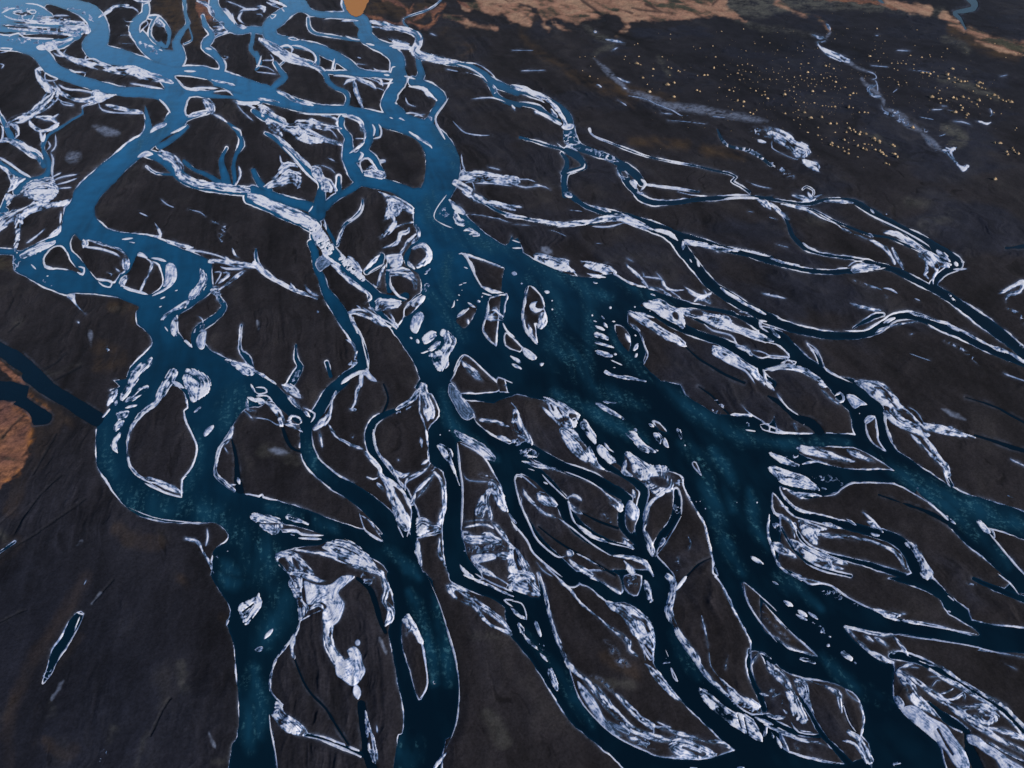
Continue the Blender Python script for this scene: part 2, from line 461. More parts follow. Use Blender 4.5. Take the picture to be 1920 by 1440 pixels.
I 12: 830,660 860,670
I 6: 870,720 980,740 1100,790 1200,830 1270,870 1320,870
I 6: 1110,830 1120,850 1200,860
I 6: 1500,875 1600,885
I 5: 1170,905 1300,915 1460,935
V 60: 1790,980 1900,1000 1960,1020
F 20: 1840,1050 1900,1070
I 6: 70,535 250,530
I 5: 0,380 160,380
I 9: 0,1350 120,1350 180,1370
I 10: 0,1385 100,1410 220,1400 290,1430
F 14: 150,1390 230,1400
I 7: 1760,1365 1850,1400 1940,1415
F 8: 780,745 860,795
F 20: 630,640 670,660
F 14: 0,790 20,830
@1440,0
PF*17: 0,960 60,960 150,1000 210,1060 280,1080 320,1140 270,1190 200,1180 160,1120 60,1070 0,1030
I 6: 30,1060 30,1110 100,1155 180,1190 250,1210
PF*18: 250,1200 330,1210 390,1240 380,1290 330,1280 280,1240
V 34: 0,1220 80,1260 130,1300 190,1330
W 12: 260,1420 290,1400 340,1430 340,1460
F*19: 330,260,12 380,280,18 430,300,20 370,320,18 400,360,26 450,400,40 520,430,44 600,460,30
F 16: 430,175 460,210 465,240
I 6: 740,535 800,560 810,590 775,600
I 6: 800,600 820,640 820,690
F 16: 810,640 750,670 790,720 850,725
V 44: 850,800 880,840 960,860 1000,910 1080,960
I 5: 850,795 860,830 900,850
V 40: 1150,970 1190,1010
V 24: 1160,1050 1220,1070 1240,1110 1300,1140
PF*20: 1300,1120 1410,1110 1380,1150 1420,1220 1440,1250 1500,1250 1460,1290 1400,1230 1340,1170
I 7: 1280,1025 1330,1010
B: 1500,-20,50 1545,20,50 1540,60,40 1480,80,30 1400,95,30 1440,140,25 1480,215,12
B 18: 820,-10 870,25
I 7: 960,380 1060,385
I 6: 1130,880 1240,900
I 8: 1390,915 1450,920 1520,940
I 7: 1230,828 1310,825
I 4: 1350,830 1410,830
I 5: 1300,798 1350,800
F 14: 1560,910 1600,920 1640,935 1670,920
F 11: 1665,820 1680,860 1660,880
I 7: 1735,580 1790,568
I 7: 800,268 830,270
I 5: 930,700 970,670
I 4: 770,495 900,505
I 4: 1060,525 1250,550

T 12: 600,465 670,510 740,535
T 14: 700,590 740,640 850,730 870,800
T 50: 880,820 1000,880 1060,950 1160,990
T 40: 1150,1000 1230,1080 1330,1150
T 12: 470,245 440,280
@0,360
PW: 620,-40 520,80 480,130 455,270 370,340 160,440 110,430 100,480 110,590 200,640 320,710 480,770 560,760 830,780 950,820 1040,860 1020,900 1030,990 1100,1050 1145,1130 1120,1170 1060,1230 980,1310 930,1440 900,1500 1950,1500 1900,1330 1800,1290 1700,1250 1560,1170 1530,1130 1440,1165 1380,1110 1320,1020 1300,980 1340,920 1440,860 1560,770 1600,720 1590,600 1570,510 1380,430 1230,360 1100,320 850,290 770,240 715,180 710,100 730,40 800,-40
PL: 330,500 380,430 450,400 500,450 540,530 620,615 540,590 430,575 350,570
PL: 530,380 560,320 620,370 700,370 850,420 950,470 960,550 900,620 860,680 800,670 720,650 600,500 540,440
PL: 1040,460 1100,490 1180,530 1210,590 1220,690 1150,760 1090,770 1020,740 910,700 910,650 980,580
PF: 610,370 650,360 665,400 625,420
I 18: 630,412 750,430 850,460 900,490
F 18: 660,362 850,415 930,460 960,520 950,580 905,620
F 40: 935,500 940,580
I 12: 870,580 900,600
I 12: 730,650 780,660 835,672 825,712 770,700 735,670
I 18: 335,530 340,560 400,575
I 12: 580,560 630,570 620,620 580,600
I 9: 810,610 840,620 830,635
PI: 1030,480 1045,450 1090,470 1105,500
F 16: 1100,500 1140,540 1130,600 1090,670 1050,750
I 12: 1140,520 1190,550 1205,600
F 48: 950,630 915,680 930,705
I 16: 925,720 1060,755 1110,770
I 18: 1130,495 1180,500 1245,520
PI*21: 1245,545 1295,533 1325,580 1325,650 1290,695 1225,710 1240,640
I 14: 1300,690 1220,740 1140,780
PF*22: 1500,575 1555,630 1540,710 1470,795 1420,805 1415,765 1470,705 1498,660
PF*23: 1205,950 1260,890 1350,840 1415,815 1390,862 1300,892 1220,957
I 12: 915,355 1000,345
F 8: 960,372 1010,380
PF*24: 150,495 160,460 270,400 410,368 350,420 200,492
V 60: 110,440 125,520 115,580
I 10: 230,540 270,580
V 14: 340,680 400,710
V 12: 500,710 550,715
V 14: 300,650 360,690
I 10: 1200,802 1240,785
I 9: 1190,865 1215,855
I 9: 1310,742 1335,735
I 9: 345,632 365,628
PI: 500,780 560,760 575,840 650,925 600,885 545,830
F 18: 1230,360 1350,400 1450,420
I 12: 1380,430 1560,460 1680,500 1700,540
F*25: 1570,520,20 1680,525,40 1800,550,45 1940,555,40
I 26: 1690,490 1730,540
I 18: 1650,560 1700,580 1830,580
F 24: 1840,590 1740,670 1640,740
I 10: 1600,605 1660,610 1610,700
I 10: 1590,600 1597,700
F 26: 1670,610 1720,620 1640,690
F 60: 1590,740 1640,740
W: 1620,760,20 1660,820,30 1680,860,40 1640,920,50 1560,980,60 1490,1030,60 1460,1090,60 1470,1160,60
V 44: 1630,760 1670,840
V 36: 1560,980 1480,1040 1455,1080
PI*26: 1545,1040 1545,1100 1530,1170 1500,1178 1470,1130 1490,1070
PF*27: 1325,930 1335,1010 1325,1080 1280,1040 1290,970
I 7: 1235,1010 1260,1045
I 7: 1490,935 1520,960 1520,985
PI: 1380,1120 1400,1110 1445,1165
PF*28: 1675,1260 1800,1275 1890,1300 1915,1350 1860,1382 1770,1325
PF*4: -30,170 60,150 90,145 250,75 350,85 525,55 515,85 440,110 270,150 190,190 170,240 150,300 150,370 120,435 100,420 120,350 100,220 0,310 -30,300
PF*4: 40,0 100,20 300,-20 430,-20 420,40 330,85 200,45 100,50 60,110
PL: 80,90 200,50 250,75 160,130 80,130
PX: 80,90 200,50 250,75 160,130 80,130
F 24: 450,240 440,290 370,340
I 12: 460,150 450,240
I 14: 340,280 270,340 200,390
W: 70,40,50 30,100,40 0,180,40 -60,240,40
W: -60,440,50 100,450,40
I 11: 1205,55 1250,95 1310,120
I 10: 1040,155 1110,185
F 14: 1160,230 1190,280 1205,335 1140,330
I 6: 1400,130 1500,155 1545,190
V 14: 1590,220 1650,240 1700,280
V 44: 1670,270 1672,390
F 14: 1740,420 1760,470 1790,495
I 12: 585,980 597,988
T 14: 680,1050 685,1160
V 20: 800,1165 815,1200
B: -80,1130,100 100,1240,120 220,1330,110 360,1450,80
W: 1810,1000,10 1800,1180,18 1850,1240,50 1890,1310,30
@480,360
PW: 1130,-20 1440,-20 1450,50 1560,160 1700,290 1780,350 1870,400 2000,430 2000,1500 1250,1500 1240,1380 1200,1280 1080,1100 1000,1020 1060,1010 1110,930 1120,860 1200,780 1240,740 1220,620 1130,560 1110,480 1160,400 1225,330 1180,230 1180,120
PW: 950,-40 1140,-40 1210,130 1120,70 1000,-5
PL: 1180,410 1250,390 1310,430 1310,510 1250,560 1180,580 1140,540 1150,480
F*29: 1190,420,40 1250,400,44 1295,450,50 1285,510,44 1210,560,24
F 24: 1145,500 1150,540 1190,578
PX: 1180,440 1225,440 1220,530 1180,550 1165,490
PL: 1560,470 1620,480 1860,570 1870,650 1860,740 1780,740 1700,710 1650,640 1620,540
F 24: 1690,710 1780,745 1860,755
F 12: 1560,470 1700,520 1860,570
I 12: 1520,465 1570,472 1640,620 1690,710
PL: 1750,800 1880,770 1860,930 1850,970 1900,1040 1960,1100 1960,1240 1860,1200 1740,1100 1700,1020 1720,930
F 18: 1740,810 1740,900 1710,980 1710,1050 1760,1120
PF*30: 1725,965 1745,900 1800,865 1850,940 1850,970
F 16: 1745,800 1875,768 1865,850 1855,940
I 12: 1850,980 1880,1040 1940,1090
F 16: 1700,760 1770,775
PL: 1500,960 1560,900 1640,840 1650,900 1570,1020 1520,990
F 20: 1505,940 1560,900 1590,880
F 16: 1590,830 1650,870
I 16: 1590,960 1592,990
I 7: 1555,560 1590,575
I 7: 1545,685 1580,680
I 7: 1520,700 1550,690
I 7: 1540,735 1550,740
I 9: 1515,770 1530,775
I 13: 1490,810 1480,855 1465,870
I 9: 1505,810 1515,812
F 26: 1660,820 1680,825
I 9: 1690,790 1700,780
PL: 1490,1360 1540,1240 1590,1230 1700,1330 1810,1430 1800,1500 1440,1500
PF*31: 1530,1250 1590,1290 1650,1345 1700,1420 1640,1400 1560,1320
I 9: 1480,1350 1530,1240 1590,1230 1700,1330 1800,1430
PL: 1815,1390 2000,1470 1830,1500
I 8: 1810,1385 1930,1435
PF*32: 1375,1060 1420,1025 1490,1090 1500,1140 1440,1230 1440,1290 1390,1345 1330,1290 1295,1215 1370,1195 1410,1140 1400,1090
PF*33: 1260,1070 1320,1035 1360,1080 1300,1125 1260,1140 1245,1110
PF*33: 1285,1190 1330,1135 1385,1115 1370,1160 1300,1200
F 16: 1240,1210 1300,1190
PI*34: 1155,1000 1180,930 1230,895 1262,930 1240,990 1205,1062 1165,1040
I 24: 1205,1105 1220,1135
I 12: 1155,1090 1172,1100
PL: 1120,935 1115,880 1190,820 1250,780 1260,800 1200,880
PF*35: 1130,850 1200,790 1262,768 1258,810 1200,875 1160,850
I 10: 1110,940 1112,880 1140,850
V 60: 1250,590 1330,610
V 40: 1290,690 1250,750
F*36: 1080,100,60 1020,80,60 1010,160,40 1040,230,40 980,310,40 940,345,20
PF*36: 910,-5 1000,20 1100,60 1180,120 1170,165 1100,145 1060,190 1010,190 960,215 985,100 950,30
PL: 1070,170 1120,150 1170,180 1160,220 1080,230
F 14: 990,300 1060,260 1130,240 1190,225
F 26: 1200,240 1222,330 1165,390
F 20: 1150,260 1140,300 1080,320 1070,370 1030,400 950,425
F 20: 1200,320 1130,390 1100,440 1080,480
PI*37: 970,480 1070,465 1100,490 1090,560 1020,570 990,520
F 34: 980,590 1100,585 1200,630
PL: 1010,620 1200,650 1210,730 1130,800 1060,760 1020,700
F*38: 1010,620,28 1120,625,36 1195,670,40 1195,720,24
F 14: 1005,640 1010,700 1060,770 1130,805
W: 940,480,50 920,540,50 830,600,40
W: 1000,500,20 990,580,30 985,660,30 1000,740,40
F 20: 970,550 930,640 915,710 880,690
I 8: 840,610 900,570 960,540
F 22: 810,590 870,530 930,470
W: 410,380,50 440,450,60 450,560,50 490,640,60 520,740,70 600,860,100 680,980,100 740,1080,90 790,1180,80 800,1290,90 740,1340,60 650,1400,60 600,1460,60
W: 440,330,80 560,440,90 660,560,90 780,670,80 870,740,70 940,790,60 1060,800,50 1120,780,60
W: 870,760,80 880,850,50 940,920,40 1040,1020,60 1150,1120,120 1230,1250,110 1290,1400,120
F 18: 560,500 620,560 700,650 790,720 850,770 860,800 820,840
W: -40,40,110 100,95,110 200,145,110 320,195,110 430,250,120
F*7: -40,30,60 100,90,75 200,140,85 320,190,90 420,240,90
C*7: 410,235,60 440,270,90 480,340,100 540,430,90
C*39: 640,490,50 700,560,60 800,650,40
F 26: 500,470 560,520 630,550
PT: 450,520 510,490 560,540 520,570 480,600 450,560
F 14: 450,560 460,510 520,480
F 22: 560,540 640,610 720,680 800,740 850,780
PF: 680,480 760,530 790,610 700,540
W: -20,-10,80 100,20,60 250,70,70 400,110,80 440,150,80
W: 490,-20,60 480,80,90 470,170,100
W: 740,-30,40 600,40,60 520,110,60
I 10: 395,150 430,100
W 24: 520,250 570,340 600,400
F 14: 510,200 530,290
W: 800,60,10 790,130,20 730,200,20 670,240,20 640,300,25 610,400,20
I 14: 800,100 790,150 740,200 690,220
F 18: 670,240 640,310 605,395
W: 0,430,10 10,540,30 80,620,30 200,690,16 300,740,16 460,800,10
F*40: -10,540,40 80,620,44 200,690,24 300,740,30 460,803,14
F 14: 365,700 400,750 470,782
F 18: 260,690 300,740
PF*41: 910,795 1085,820 1060,870 980,895 895,895 900,850
F 20: 1000,910 1050,1010 990,960
F 18: 845,870 885,885
I 10: 800,870 900,930 1000,980 1050,1015
F 44: 690,905 760,900 850,930 940,990 1010,1010
F 20: 700,900 740,1000 790,1090
I 8: 790,1090 840,1300
I 12: 750,850 790,880
F 16: 670,1110 720,1130 750,1200 740,1260
PV: 755,1255 745,1300 680,1335 700,1280
F 22: 640,1435 700,1390 780,1350 830,1340
PI*42: 775,1370 805,1370 800,1460 775,1460
PI*42: 800,1370 830,1320 855,1360 912,1425 860,1420 820,1380
I 12: 830,1240 845,1330
W: 300,1150,14 300,1250,30 330,1310,50 300,1370,60 250,1460,60
V 40: 340,1320 300,1370 280,1440
W: 530,1280,30 560,1380,30
F 14: -20,1340 60,1380 150,1440
V 14: 440,880 470,910
T 12: 10,970 20,1030
F 46: 1450,60 1500,110 1570,170
F 50: 1490,150 1520,220 1600,235
F 22: 1560,290 1600,280 1670,320 1600,320
V 70: 1390,130 1430,170
I 6: 1430,20 1350,130 1340,200 1420,250 1490,275
F*43: 1560,0,40 1640,45,64 1740,75,40 1850,105,36 1940,135,30
I 7: 1580,170 1760,190 1920,240
W: 1640,50,14 1740,100,18 1830,150,20 1960,190,22
@960,360
PW: -30,405 80,450 200,520 300,560 400,610 480,630 600,640 760,610 880,690 1000,720 1180,780 1280,810 1420,850 1640,890 1700,920 1850,950 1850,1040 1700,950 1500,890 1300,870 1260,880 1100,850 980,830 960,860 870,900 880,1000 960,1060 1010,1200 990,1300 1140,1440 1140,1500 -30,1500
W: 900,870,50 1050,900,50 1150,950,70 1260,1010,70 1400,1070,60 1560,1120,60 1700,1190,70 1840,1280,80 1950,1270,80
PF*44: 975,832 1060,810 1110,800 1200,860 1270,890 1290,960 1285,1030 1220,990 1120,930 1040,880
PX: 1200,910 1240,905 1250,960 1215,950
W: 1270,890,50 1430,960,50 1560,1000,50 1700,1030,50 1800,1070,50 1960,1120,50
PF*45: 1260,870 1300,870 1400,890 1500,910 1620,940 1650,980 1700,1030 1560,1000 1440,960 1300,930
PL: 1330,890 1410,890 1430,930 1340,920
PX: 1330,890 1410,890 1430,930 1340,920
F 36: 1430,960 1560,1000 1700,1030 1800,1070 1960,1120
PL: 1640,950 1710,950 1830,1040 1760,1030 1660,990
I 12: 1440,990 1500,1040 1640,1080 1690,1150
PF*46: 865,895 960,915 1060,975 1180,1055 1235,1070 1305,1158 1200,1130 1080,1065 950,980
F 22: 930,905 1065,945
B: 1290,1150,8 1400,1250,16 1500,1310,18 1600,1370,20 1740,1430,20
F 14: 870,980 950,1040 990,1140 1015,1230 985,1300
PL: 770,1000 830,1010 880,1080 880,1200 830,1150 790,1080
F 16: 855,1070 880,1120
PF*47: 905,1190 920,1150 945,1140 940,1175
PI: 920,1240 925,1215 942,1210 938,1235
I 8: 920,1072 932,1080
I 10: 600,920 603,930
I 9: 610,965 640,975
F 10: 670,930 690,950
F 12: 620,1000 690,1035
F 16: 685,985 715,1015
F*48: 635,1070,36 710,1095,32
F*48: 630,1125,20 760,1165,12
F*49: 640,1200,26 700,1220,36 745,1225,20
I 10: 620,1190 640,1195
I 14: 765,1215 785,1218
I 8: 740,1260 830,1300
I 8: 755,1315 780,1318
F*50: 700,1350,22 780,1380,22 880,1395,20 1000,1420,8
I 16: 735,865 740,870
I 10: 918,860 924,864
I 8: 1030,890 1040,895
F 10: 1040,765 1075,778
I 10: 750,970 775,972
PL: 100,720 140,705 200,750 240,810 240,870 260,970 220,1020 170,990 190,1130 120,1060 80,980 90,830
F 20: 120,708 92,820 82,950 110,1050 200,1145
F 32: 190,820 150,860 180,890 235,880
F*51: 235,920,40 215,1000,50
F 30: 120,1000 150,1080 190,1140
I 10: 140,705 210,770 245,860
PI: 240,745 265,735 285,752 260,765
I 11: 298,878 306,882
I 8: 295,815 305,815
V 12: 325,920 335,945
PI: -5,605 20,595 40,615 15,628
V 14: 70,680 80,700
PL: -50,1060 0,1090 70,1160 60,1200 -50,1150
I 10: 0,1090 70,1160 100,1180
PI*52: 80,1170 120,1180 190,1240 150,1262 90,1220
PI: 205,1285 240,1282 222,1308
F 26: -10,1230 70,1280
F 20: 0,1290 80,1330
PF*53: 150,470 240,470 400,510 425,540 430,600 300,565 200,515
F 16: 300,560 480,605
T 50: 220,420 310,480
PF*54: 515,520 640,530 740,560 790,630 720,620 580,585
F 22: 565,615 700,640
I 9: 460,602 490,630
F 12: 610,675 640,685
F 12: 760,610 880,680 1000,715
F 18: 850,545 920,610 980,670 1020,710
F 18: 1000,710 1100,735 1190,778
I 12: 980,640 1100,655 1130,670
F 16: 1120,660 1150,720 1210,740 1290,740
I 9: 1080,610 1130,670
I 9: 1180,740 1270,800
F 18: 1290,715 1360,770 1430,790 1500,755
F 30: 1370,820 1420,800 1490,835
I 12: 1440,740 1480,800
I 7: 860,505 910,530
I 10: 980,610 990,640
W: -40,175,25 100,200,25 200,220,25 330,240,30 500,240,30 640,220,40 780,190,40 900,220,60 1050,270,70 1160,310,80 1240,370,100 1280,440,90 1330,500,80 1400,590,80 1500,700,80 1600,770,80 1700,830,80 1800,890,80 1960,965,80
W: 1200,310,60 1350,350,50 1480,390,50 1600,430,40 1750,460,50 1940,510,60
W: 400,0,40 470,50,40 560,110,40 700,150,50 860,180,40 1000,220,40 1180,290,50
F*43: -40,170,20 100,200,22 330,238,22
F*55: 330,240,22 500,235,38 620,215,30 720,195,46 820,195,66 920,235,60 1040,280,30
I 12: 600,260 720,265 840,235
I 7: 340,265 420,250
F 36: 390,5 450,30
F 14: 560,95 680,130 740,150
F 30: 1060,280 1180,310 1240,360
F 20: 1280,370 1285,430
PF*56: 1290,355 1400,372 1560,410 1650,440 1540,447 1420,412 1310,395
F 18: 1640,435 1700,440
I 10: 1700,430 1940,485
PI: 1385,520 1393,515 1410,560 1392,555
F 18: 1555,715 1620,760 1700,810 1900,920
I 10: 1330,500 1350,530
F 14: 1700,900 1800,915
W: 910,-20,30 960,40,50 1060,80,50 1200,80,40 1400,55,35 1560,45,35 1700,35,20 1940,45,25
I 16: 1590,52 1700,42 1850,48
F 18: 930,0 1000,25
F 46: 1850,60 1900,90 1940,130
I 6: 1240,0 1350,25 1480,30
I 10: 1850,960 1910,972
I 9: 1855,960 1860,1010 1930,1055
PF*57: 1500,1160 1560,1160 1640,1200 1760,1290 1830,1330 1840,1370 1700,1310 1560,1250 1510,1220
I 16: 1560,1250 1680,1310 1760,1360 1820,1440
F 50: 1740,1300 1860,1400 1890,1450
F 40: 1680,1155 1760,1180 1800,1230
I 10: 1800,1190 1860,1200 1930,1225
F 12: 1890,1340 1900,1400 1950,1435
W: 1860,1310,40 1880,1380,50 1950,1440,60
I 5: 430,140 540,150
F 16: -20,100 70,120
I 5: 0,250 180,260
I 6: 280,290 350,310 410,340
I 7: 0,360 60,380
I 6: 630,390 670,393
I 9: 0,420 80,420
I 6: 1770,150 1810,155
PI: 1870,765 1930,765 1925,782
@1440,360
W: -20,50,20 150,75,20 300,90,25 420,60,25 550,60,25 640,70,30 700,100,45 780,150,50 900,220,50 1050,300,55 1200,390,80 1320,470,100 1420,540,80 1340,590,50 1280,640,50 1240,710,70 1340,780,70 1500,890,80 1640,990,90 1760,1080,90 1860,1160,80 1960,1250,80 2200,1450,80
W: 200,110,14 350,140,14 480,210,16 600,260,18 760,320,20 900,340,16 1000,380,20 1140,440,20
F*58: 100,90,16 250,120,22 380,190,14 500,240,10 560,280,12 700,340,10 800,380,20 880,430,35 930,500,28 950,540,14
F*58: 930,430,20 980,520,22 1015,577,14
F 28: 740,310 790,340
F 32: 860,305 960,315 1030,360 1100,400 1180,450
PF*59: 1120,480 1160,440 1230,450 1290,500 1370,540 1350,570 1290,570 1270,600 1230,570 1180,520
F 18: 1180,520 1190,600 1170,620 1205,655
F 24: 1270,590 1240,640 1235,700
PF*60: 1260,430 1330,465 1370,525 1330,510 1270,470
I 14: 1390,580 1490,580
F 20: 1400,530 1420,550
I 12: 1450,520 1470,530
F 24: 180,30 300,55 400,25
F 26: 300,0 330,50
F 20: 420,70 560,72 640,82
I 10: 650,100 760,170 900,235 1050,310 1200,400 1220,430
F 12: 760,120 800,160
I 9: 880,165 895,172
W: 20,90,14 80,140,16 140,220,20 180,320,30 250,400,30 340,450,25 480,480,20 640,500,20 800,540,40 960,590,50 1100,660,50 1240,730,50
F 28: 20,100 90,150 165,212
I 12: 260,380 300,415 365,440
I 7: 0,190 65,212
W: -20,510,50 100,540,40 250,580,35 450,600,35 620,590,40 750,570,35 880,570,20
F 16: 0,490 120,530 260,560
PF*61: 630,560 700,530 800,545 850,560 780,590 640,605
I 9: 600,560 650,525 720,515
I 8: 520,575 600,570
I 8: 800,585 880,568
V 18: 1360,770 1400,815
T 20: 1480,840 1600,900
V 10: 1860,1130 1920,1170
W: -20,950,70 150,1010,70 350,1060,60 550,1080,60 720,1065,60 850,1010,70 950,940,60 1080,930,60 1200,970,60 1400,1050,70 1600,1150,60 1780,1230,60 1960,1300,60 2200,1430,60
F 30: 870,980 950,945
F 12: 1050,900 1200,950 1350,990 1440,1040 1600,1120 1800,1220
F 14: 1140,965 1060,985 900,1010 800,1060
I 10: 1190,985 1300,1050 1460,1110
F 26: 1340,990 1440,1050
F 18: 1680,1160 1820,1210 1940,1290
I 10: 570,1042 720,1040 800,1000 860,960
W: 640,1020,10 780,940,40 860,920,30
F 18: 610,835 740,880 860,890
V 16: 700,690 850,740
I 14: 860,725 920,735 972,768
V 12: 870,780 890,800
I 8: 1095,800 1140,820
I 8: 640,665 660,675
I 14: 0,775 130,805
I 6: 60,400 150,420
I 8: 1060,1215 1130,1240 1215,1270
V 14: 1320,1120 1450,1180 1580,1290
I 10: 1760,1360 1940,1425
I 9: 1065,1072 1085,1068
F 22: 1735,760 1820,720 1905,680 1890,750 1790,780 1780,830
V 20: 1800,880 1880,920 1940,1010
B 36: 1840,415 1940,405
W: -40,1040,60 80,1090,100 180,1200,110 300,1310,120 450,1400,110 560,1480,120
W: 300,1150,8 360,1220,20 400,1300,40
I 8: 285,1130 340,1200 380,1290
I 8: 290,1130 360,1180 400,1250 440,1340 560,1400 650,1440
PF: 10,1000 50,1030 90,1090 40,1070
W: 100,1265,60 -30,1300,80
PL: -20,1130 80,1155 160,1240 -20,1235
I 9: -20,1125 90,1155 165,1240
I 9: -20,1225 160,1240
I 9: 90,1290 140,1265 210,1275 180,1300 110,1300
PL: 110,1285 150,1275 190,1282 150,1295
F 40: -20,1330 150,1315 260,1335 340,1380 430,1450
I 9: 670,1410 820,1430
@0,720
PW: 940,-40 900,20 870,100 770,250 725,320 720,500 730,620 780,700 870,840 990,960 1150,1020 1300,1040 1500,1045 1620,1040 1710,1130 1680,1190 1600,1250 1590,1380 1610,1460 1980,1460 1980,880 1920,860 1850,830 1760,800 1680,740 1610,640 1650,480 1740,320 1830,190 1980,150 1980,-40
PL: 1290,10 1350,30 1390,80 1410,180 1380,200 1400,300 1470,420 1475,500 1440,620 1370,710 1360,840 1200,790 1060,700 970,620 950,480 980,330 1080,210 1200,120 1250,50
B: 1740,420,16 1770,560,26 1780,720,50 1800,800,60
F*62: 1300,-80,70 1230,40,70 1170,140,44 1080,210,40 1000,300,26 965,400,20 955,500,16 980,620,18 1060,700,26 1180,740,36 1280,780,40 1350,810,26
I 14: 1080,740 1230,812 1360,850
I 10: 1362,850 1365,720 1400,690
F 14: 1390,80 1410,180
I 11: 1380,200 1400,290 1450,400 1477,490 1440,620 1370,705
PF*63: 1370,-30 1400,-110 1450,-110 1560,-60 1580,-10 1560,60 1500,110 1440,135 1410,60
I 30: 1290,-20 1380,30
PF*64: 1145,-200 1130,-140 1050,-70 1020,0 920,120 905,60 950,0 1000,-110 1080,-170
PF*65: 990,90 1050,30 1115,15 1100,50 1040,100 930,145 960,110
PX: 1010,90 1060,45 1090,35 1060,80
F 36: 810,160 880,40
F 18: 865,160 875,125
F 9: 770,250 820,190
PF*66: 870,215 960,200 955,250 890,268
PF*66: 850,350 860,300 930,268 920,315 870,350
F 44: 900,370 860,440 860,480 880,515
F 14: 940,180 1030,155
F 10: 1460,210 1520,160
PI*67: 1530,388 1540,340 1600,308 1595,340 1550,388
F*68: 1740,330,16 1720,400,40 1650,480,32 1620,600,22 1620,680,34 1700,760,36 1750,800,30
I 12: 1680,470 1710,522
I 10: 1720,760 1770,755
F 22: 1780,690 1795,745
F 18: 1850,100 1860,190 1920,205
F 20: 1860,100 1920,130
F 12: 1830,200 1900,270
F 12: 1880,0 1910,60
PF: 1875,990 1930,965 1960,1020 1900,1030
B: 220,-60,110 350,30,110 500,120,110 640,210,120 740,270,110
PB: -60,-50 80,-20 200,100 350,200 390,240 370,290 250,310 240,260 200,200 100,150 0,120 -60,110
W 16: -40,1290 60,1220 112,1183
F*69: 1400,1165,24 1480,1185,26 1520,1250,18 1560,1330,24 1590,1390,20 1615,1440,10
I 14: 1555,1090 1560,1150 1545,1220
I 10: 1595,1285 1580,1350
I 5: 940,915 1150,1000 1350,1030 1550,1042
V 16: 1690,1260 1720,1250
V 12: 1620,1300 1650,1295
T 16: 620,1180 580,1210
@480,720
W: -20,-40,120 80,20,110 200,130,110 310,230,100 370,300,90 375,400,90 390,520,110 450,620,110 600,740,120 750,830,130 900,950,150 1000,1060,160 1090,1170,160 1150,1260,170
W: 660,-30,80 560,60,90 500,150,90 440,240,80 390,300,80
W: -60,900,140 100,940,150 250,980,160 450,1060,170 650,1130,160 850,1200,190 1000,1260,220 1100,1350,240 1200,1450,260
PW: -40,1040 200,1100 500,1150 500,1200 300,1230 150,1280 150,1350 200,1400 150,1460 -40,1460
PL: 200,1055 350,1080 510,1132 400,1130 300,1100 200,1110
PF*70: -30,980 60,975 205,1030 170,1110 120,1130 20,1060
X 12: 10,1040 100,1050 180,1045
PF*71: 220,978 300,990 400,1050 330,1042 240,1022
I 12: 200,1095 300,1100 350,1130 510,1136
I 14: 320,1155 490,1163
V 14: 250,1125 300,1140
PL: 150,1280 300,1240 450,1260 600,1290 750,1350 900,1400 960,1440 990,1500 1000,1560 1030,1680 990,1800 1020,2000 1060,2240 1100,2440 1100,2620 1050,2740 960,2900 160,2900 140,2740 100,2570 110,2480 170,2400 110,2300 110,2200 160,2050 250,1940 300,1860 330,1790 310,1640 260,1480 200,1400
PF*72: 145,1290 200,1258 300,1250 330,1290 400,1370 450,1440 300,1450 180,1370
PX: 165,1320 220,1305 245,1390 185,1370
PX: 270,1300 310,1330 330,1400 290,1370
F*73: 300,1245,16 450,1270,26 560,1290,36 700,1350,36 850,1400,40 960,1445,30
PF*73: 500,1220 560,1180 650,1168 760,1210 850,1290 910,1380 950,1440 860,1410 700,1340 600,1290 520,1245
PL: 780,985 850,1030 955,1180 860,1135 800,1060
I 9: 772,960 810,1080 850,1120 955,1182
F 10: 780,985 860,1040 940,1160
I 8: 0,25 60,28 80,60 20,75 0,60
I 10: 0,90 80,88 120,130 60,140
F 30: 0,115 60,140
PF: 60,130 140,160 190,200 215,290 180,320 150,230
W 20: 0,60 60,110
I 9: -20,258 90,270 160,310 220,300
F 36: 210,300 290,322 350,360
PF: 238,285 260,228 325,240 345,295 270,310
PX: 272,250 325,260 330,300 270,290
PF*74: 195,10 260,0 300,30 342,120 300,100 230,60
F 34: 225,80 300,150 350,200
F 16: 350,190 400,245
I 10: 350,180 440,222 410,290
B: 200,330,22 230,420,26 270,480,20 330,505,16
F*75: 600,60,22 570,120,20 550,230,32 500,290,60 440,335,30
F 14: 480,360 490,430 500,490
F 26: 540,300 580,370 620,410
F 18: 620,410 680,440 800,490
F 22: 800,-30 760,60 740,150 715,190
F 18: 700,190 755,202
V 12: 720,390 728,410
B: 955,0,8 990,100,14 970,180,18 950,220,20
W: 1230,20,20 1180,110,30 1080,180,24 960,230,50 880,290,60 850,380,70 860,480,60 900,560,60 960,640,60 1030,720,50 1110,790,40 1150,870,40 1190,960,50 1190,1060,60 1180,1180,60 1200,1280,90 1230,1400,100
F 30: 1240,20 1190,100 1100,160 1050,190
V 14: 1180,160 1090,210 1000,230
F*76: 880,340,6 890,440,8 930,540,12 990,600,22 1040,680,26 1100,770,14
F 36: 1030,650 1090,690 1150,670
I 12: 1065,570 1072,580
F 24: 810,500 880,580 930,640 920,700
F 12: 830,700 880,720 920,700
F 30: 900,740 960,800
F*77: 940,690,30 990,760,50 1040,880,70 1080,980,90 1110,1040,100 1130,1080,50
F 14: 960,690 1080,780 1130,860 1170,960
I 9: 1060,1060 1110,1160
I 8: 1160,1060 1130,1150
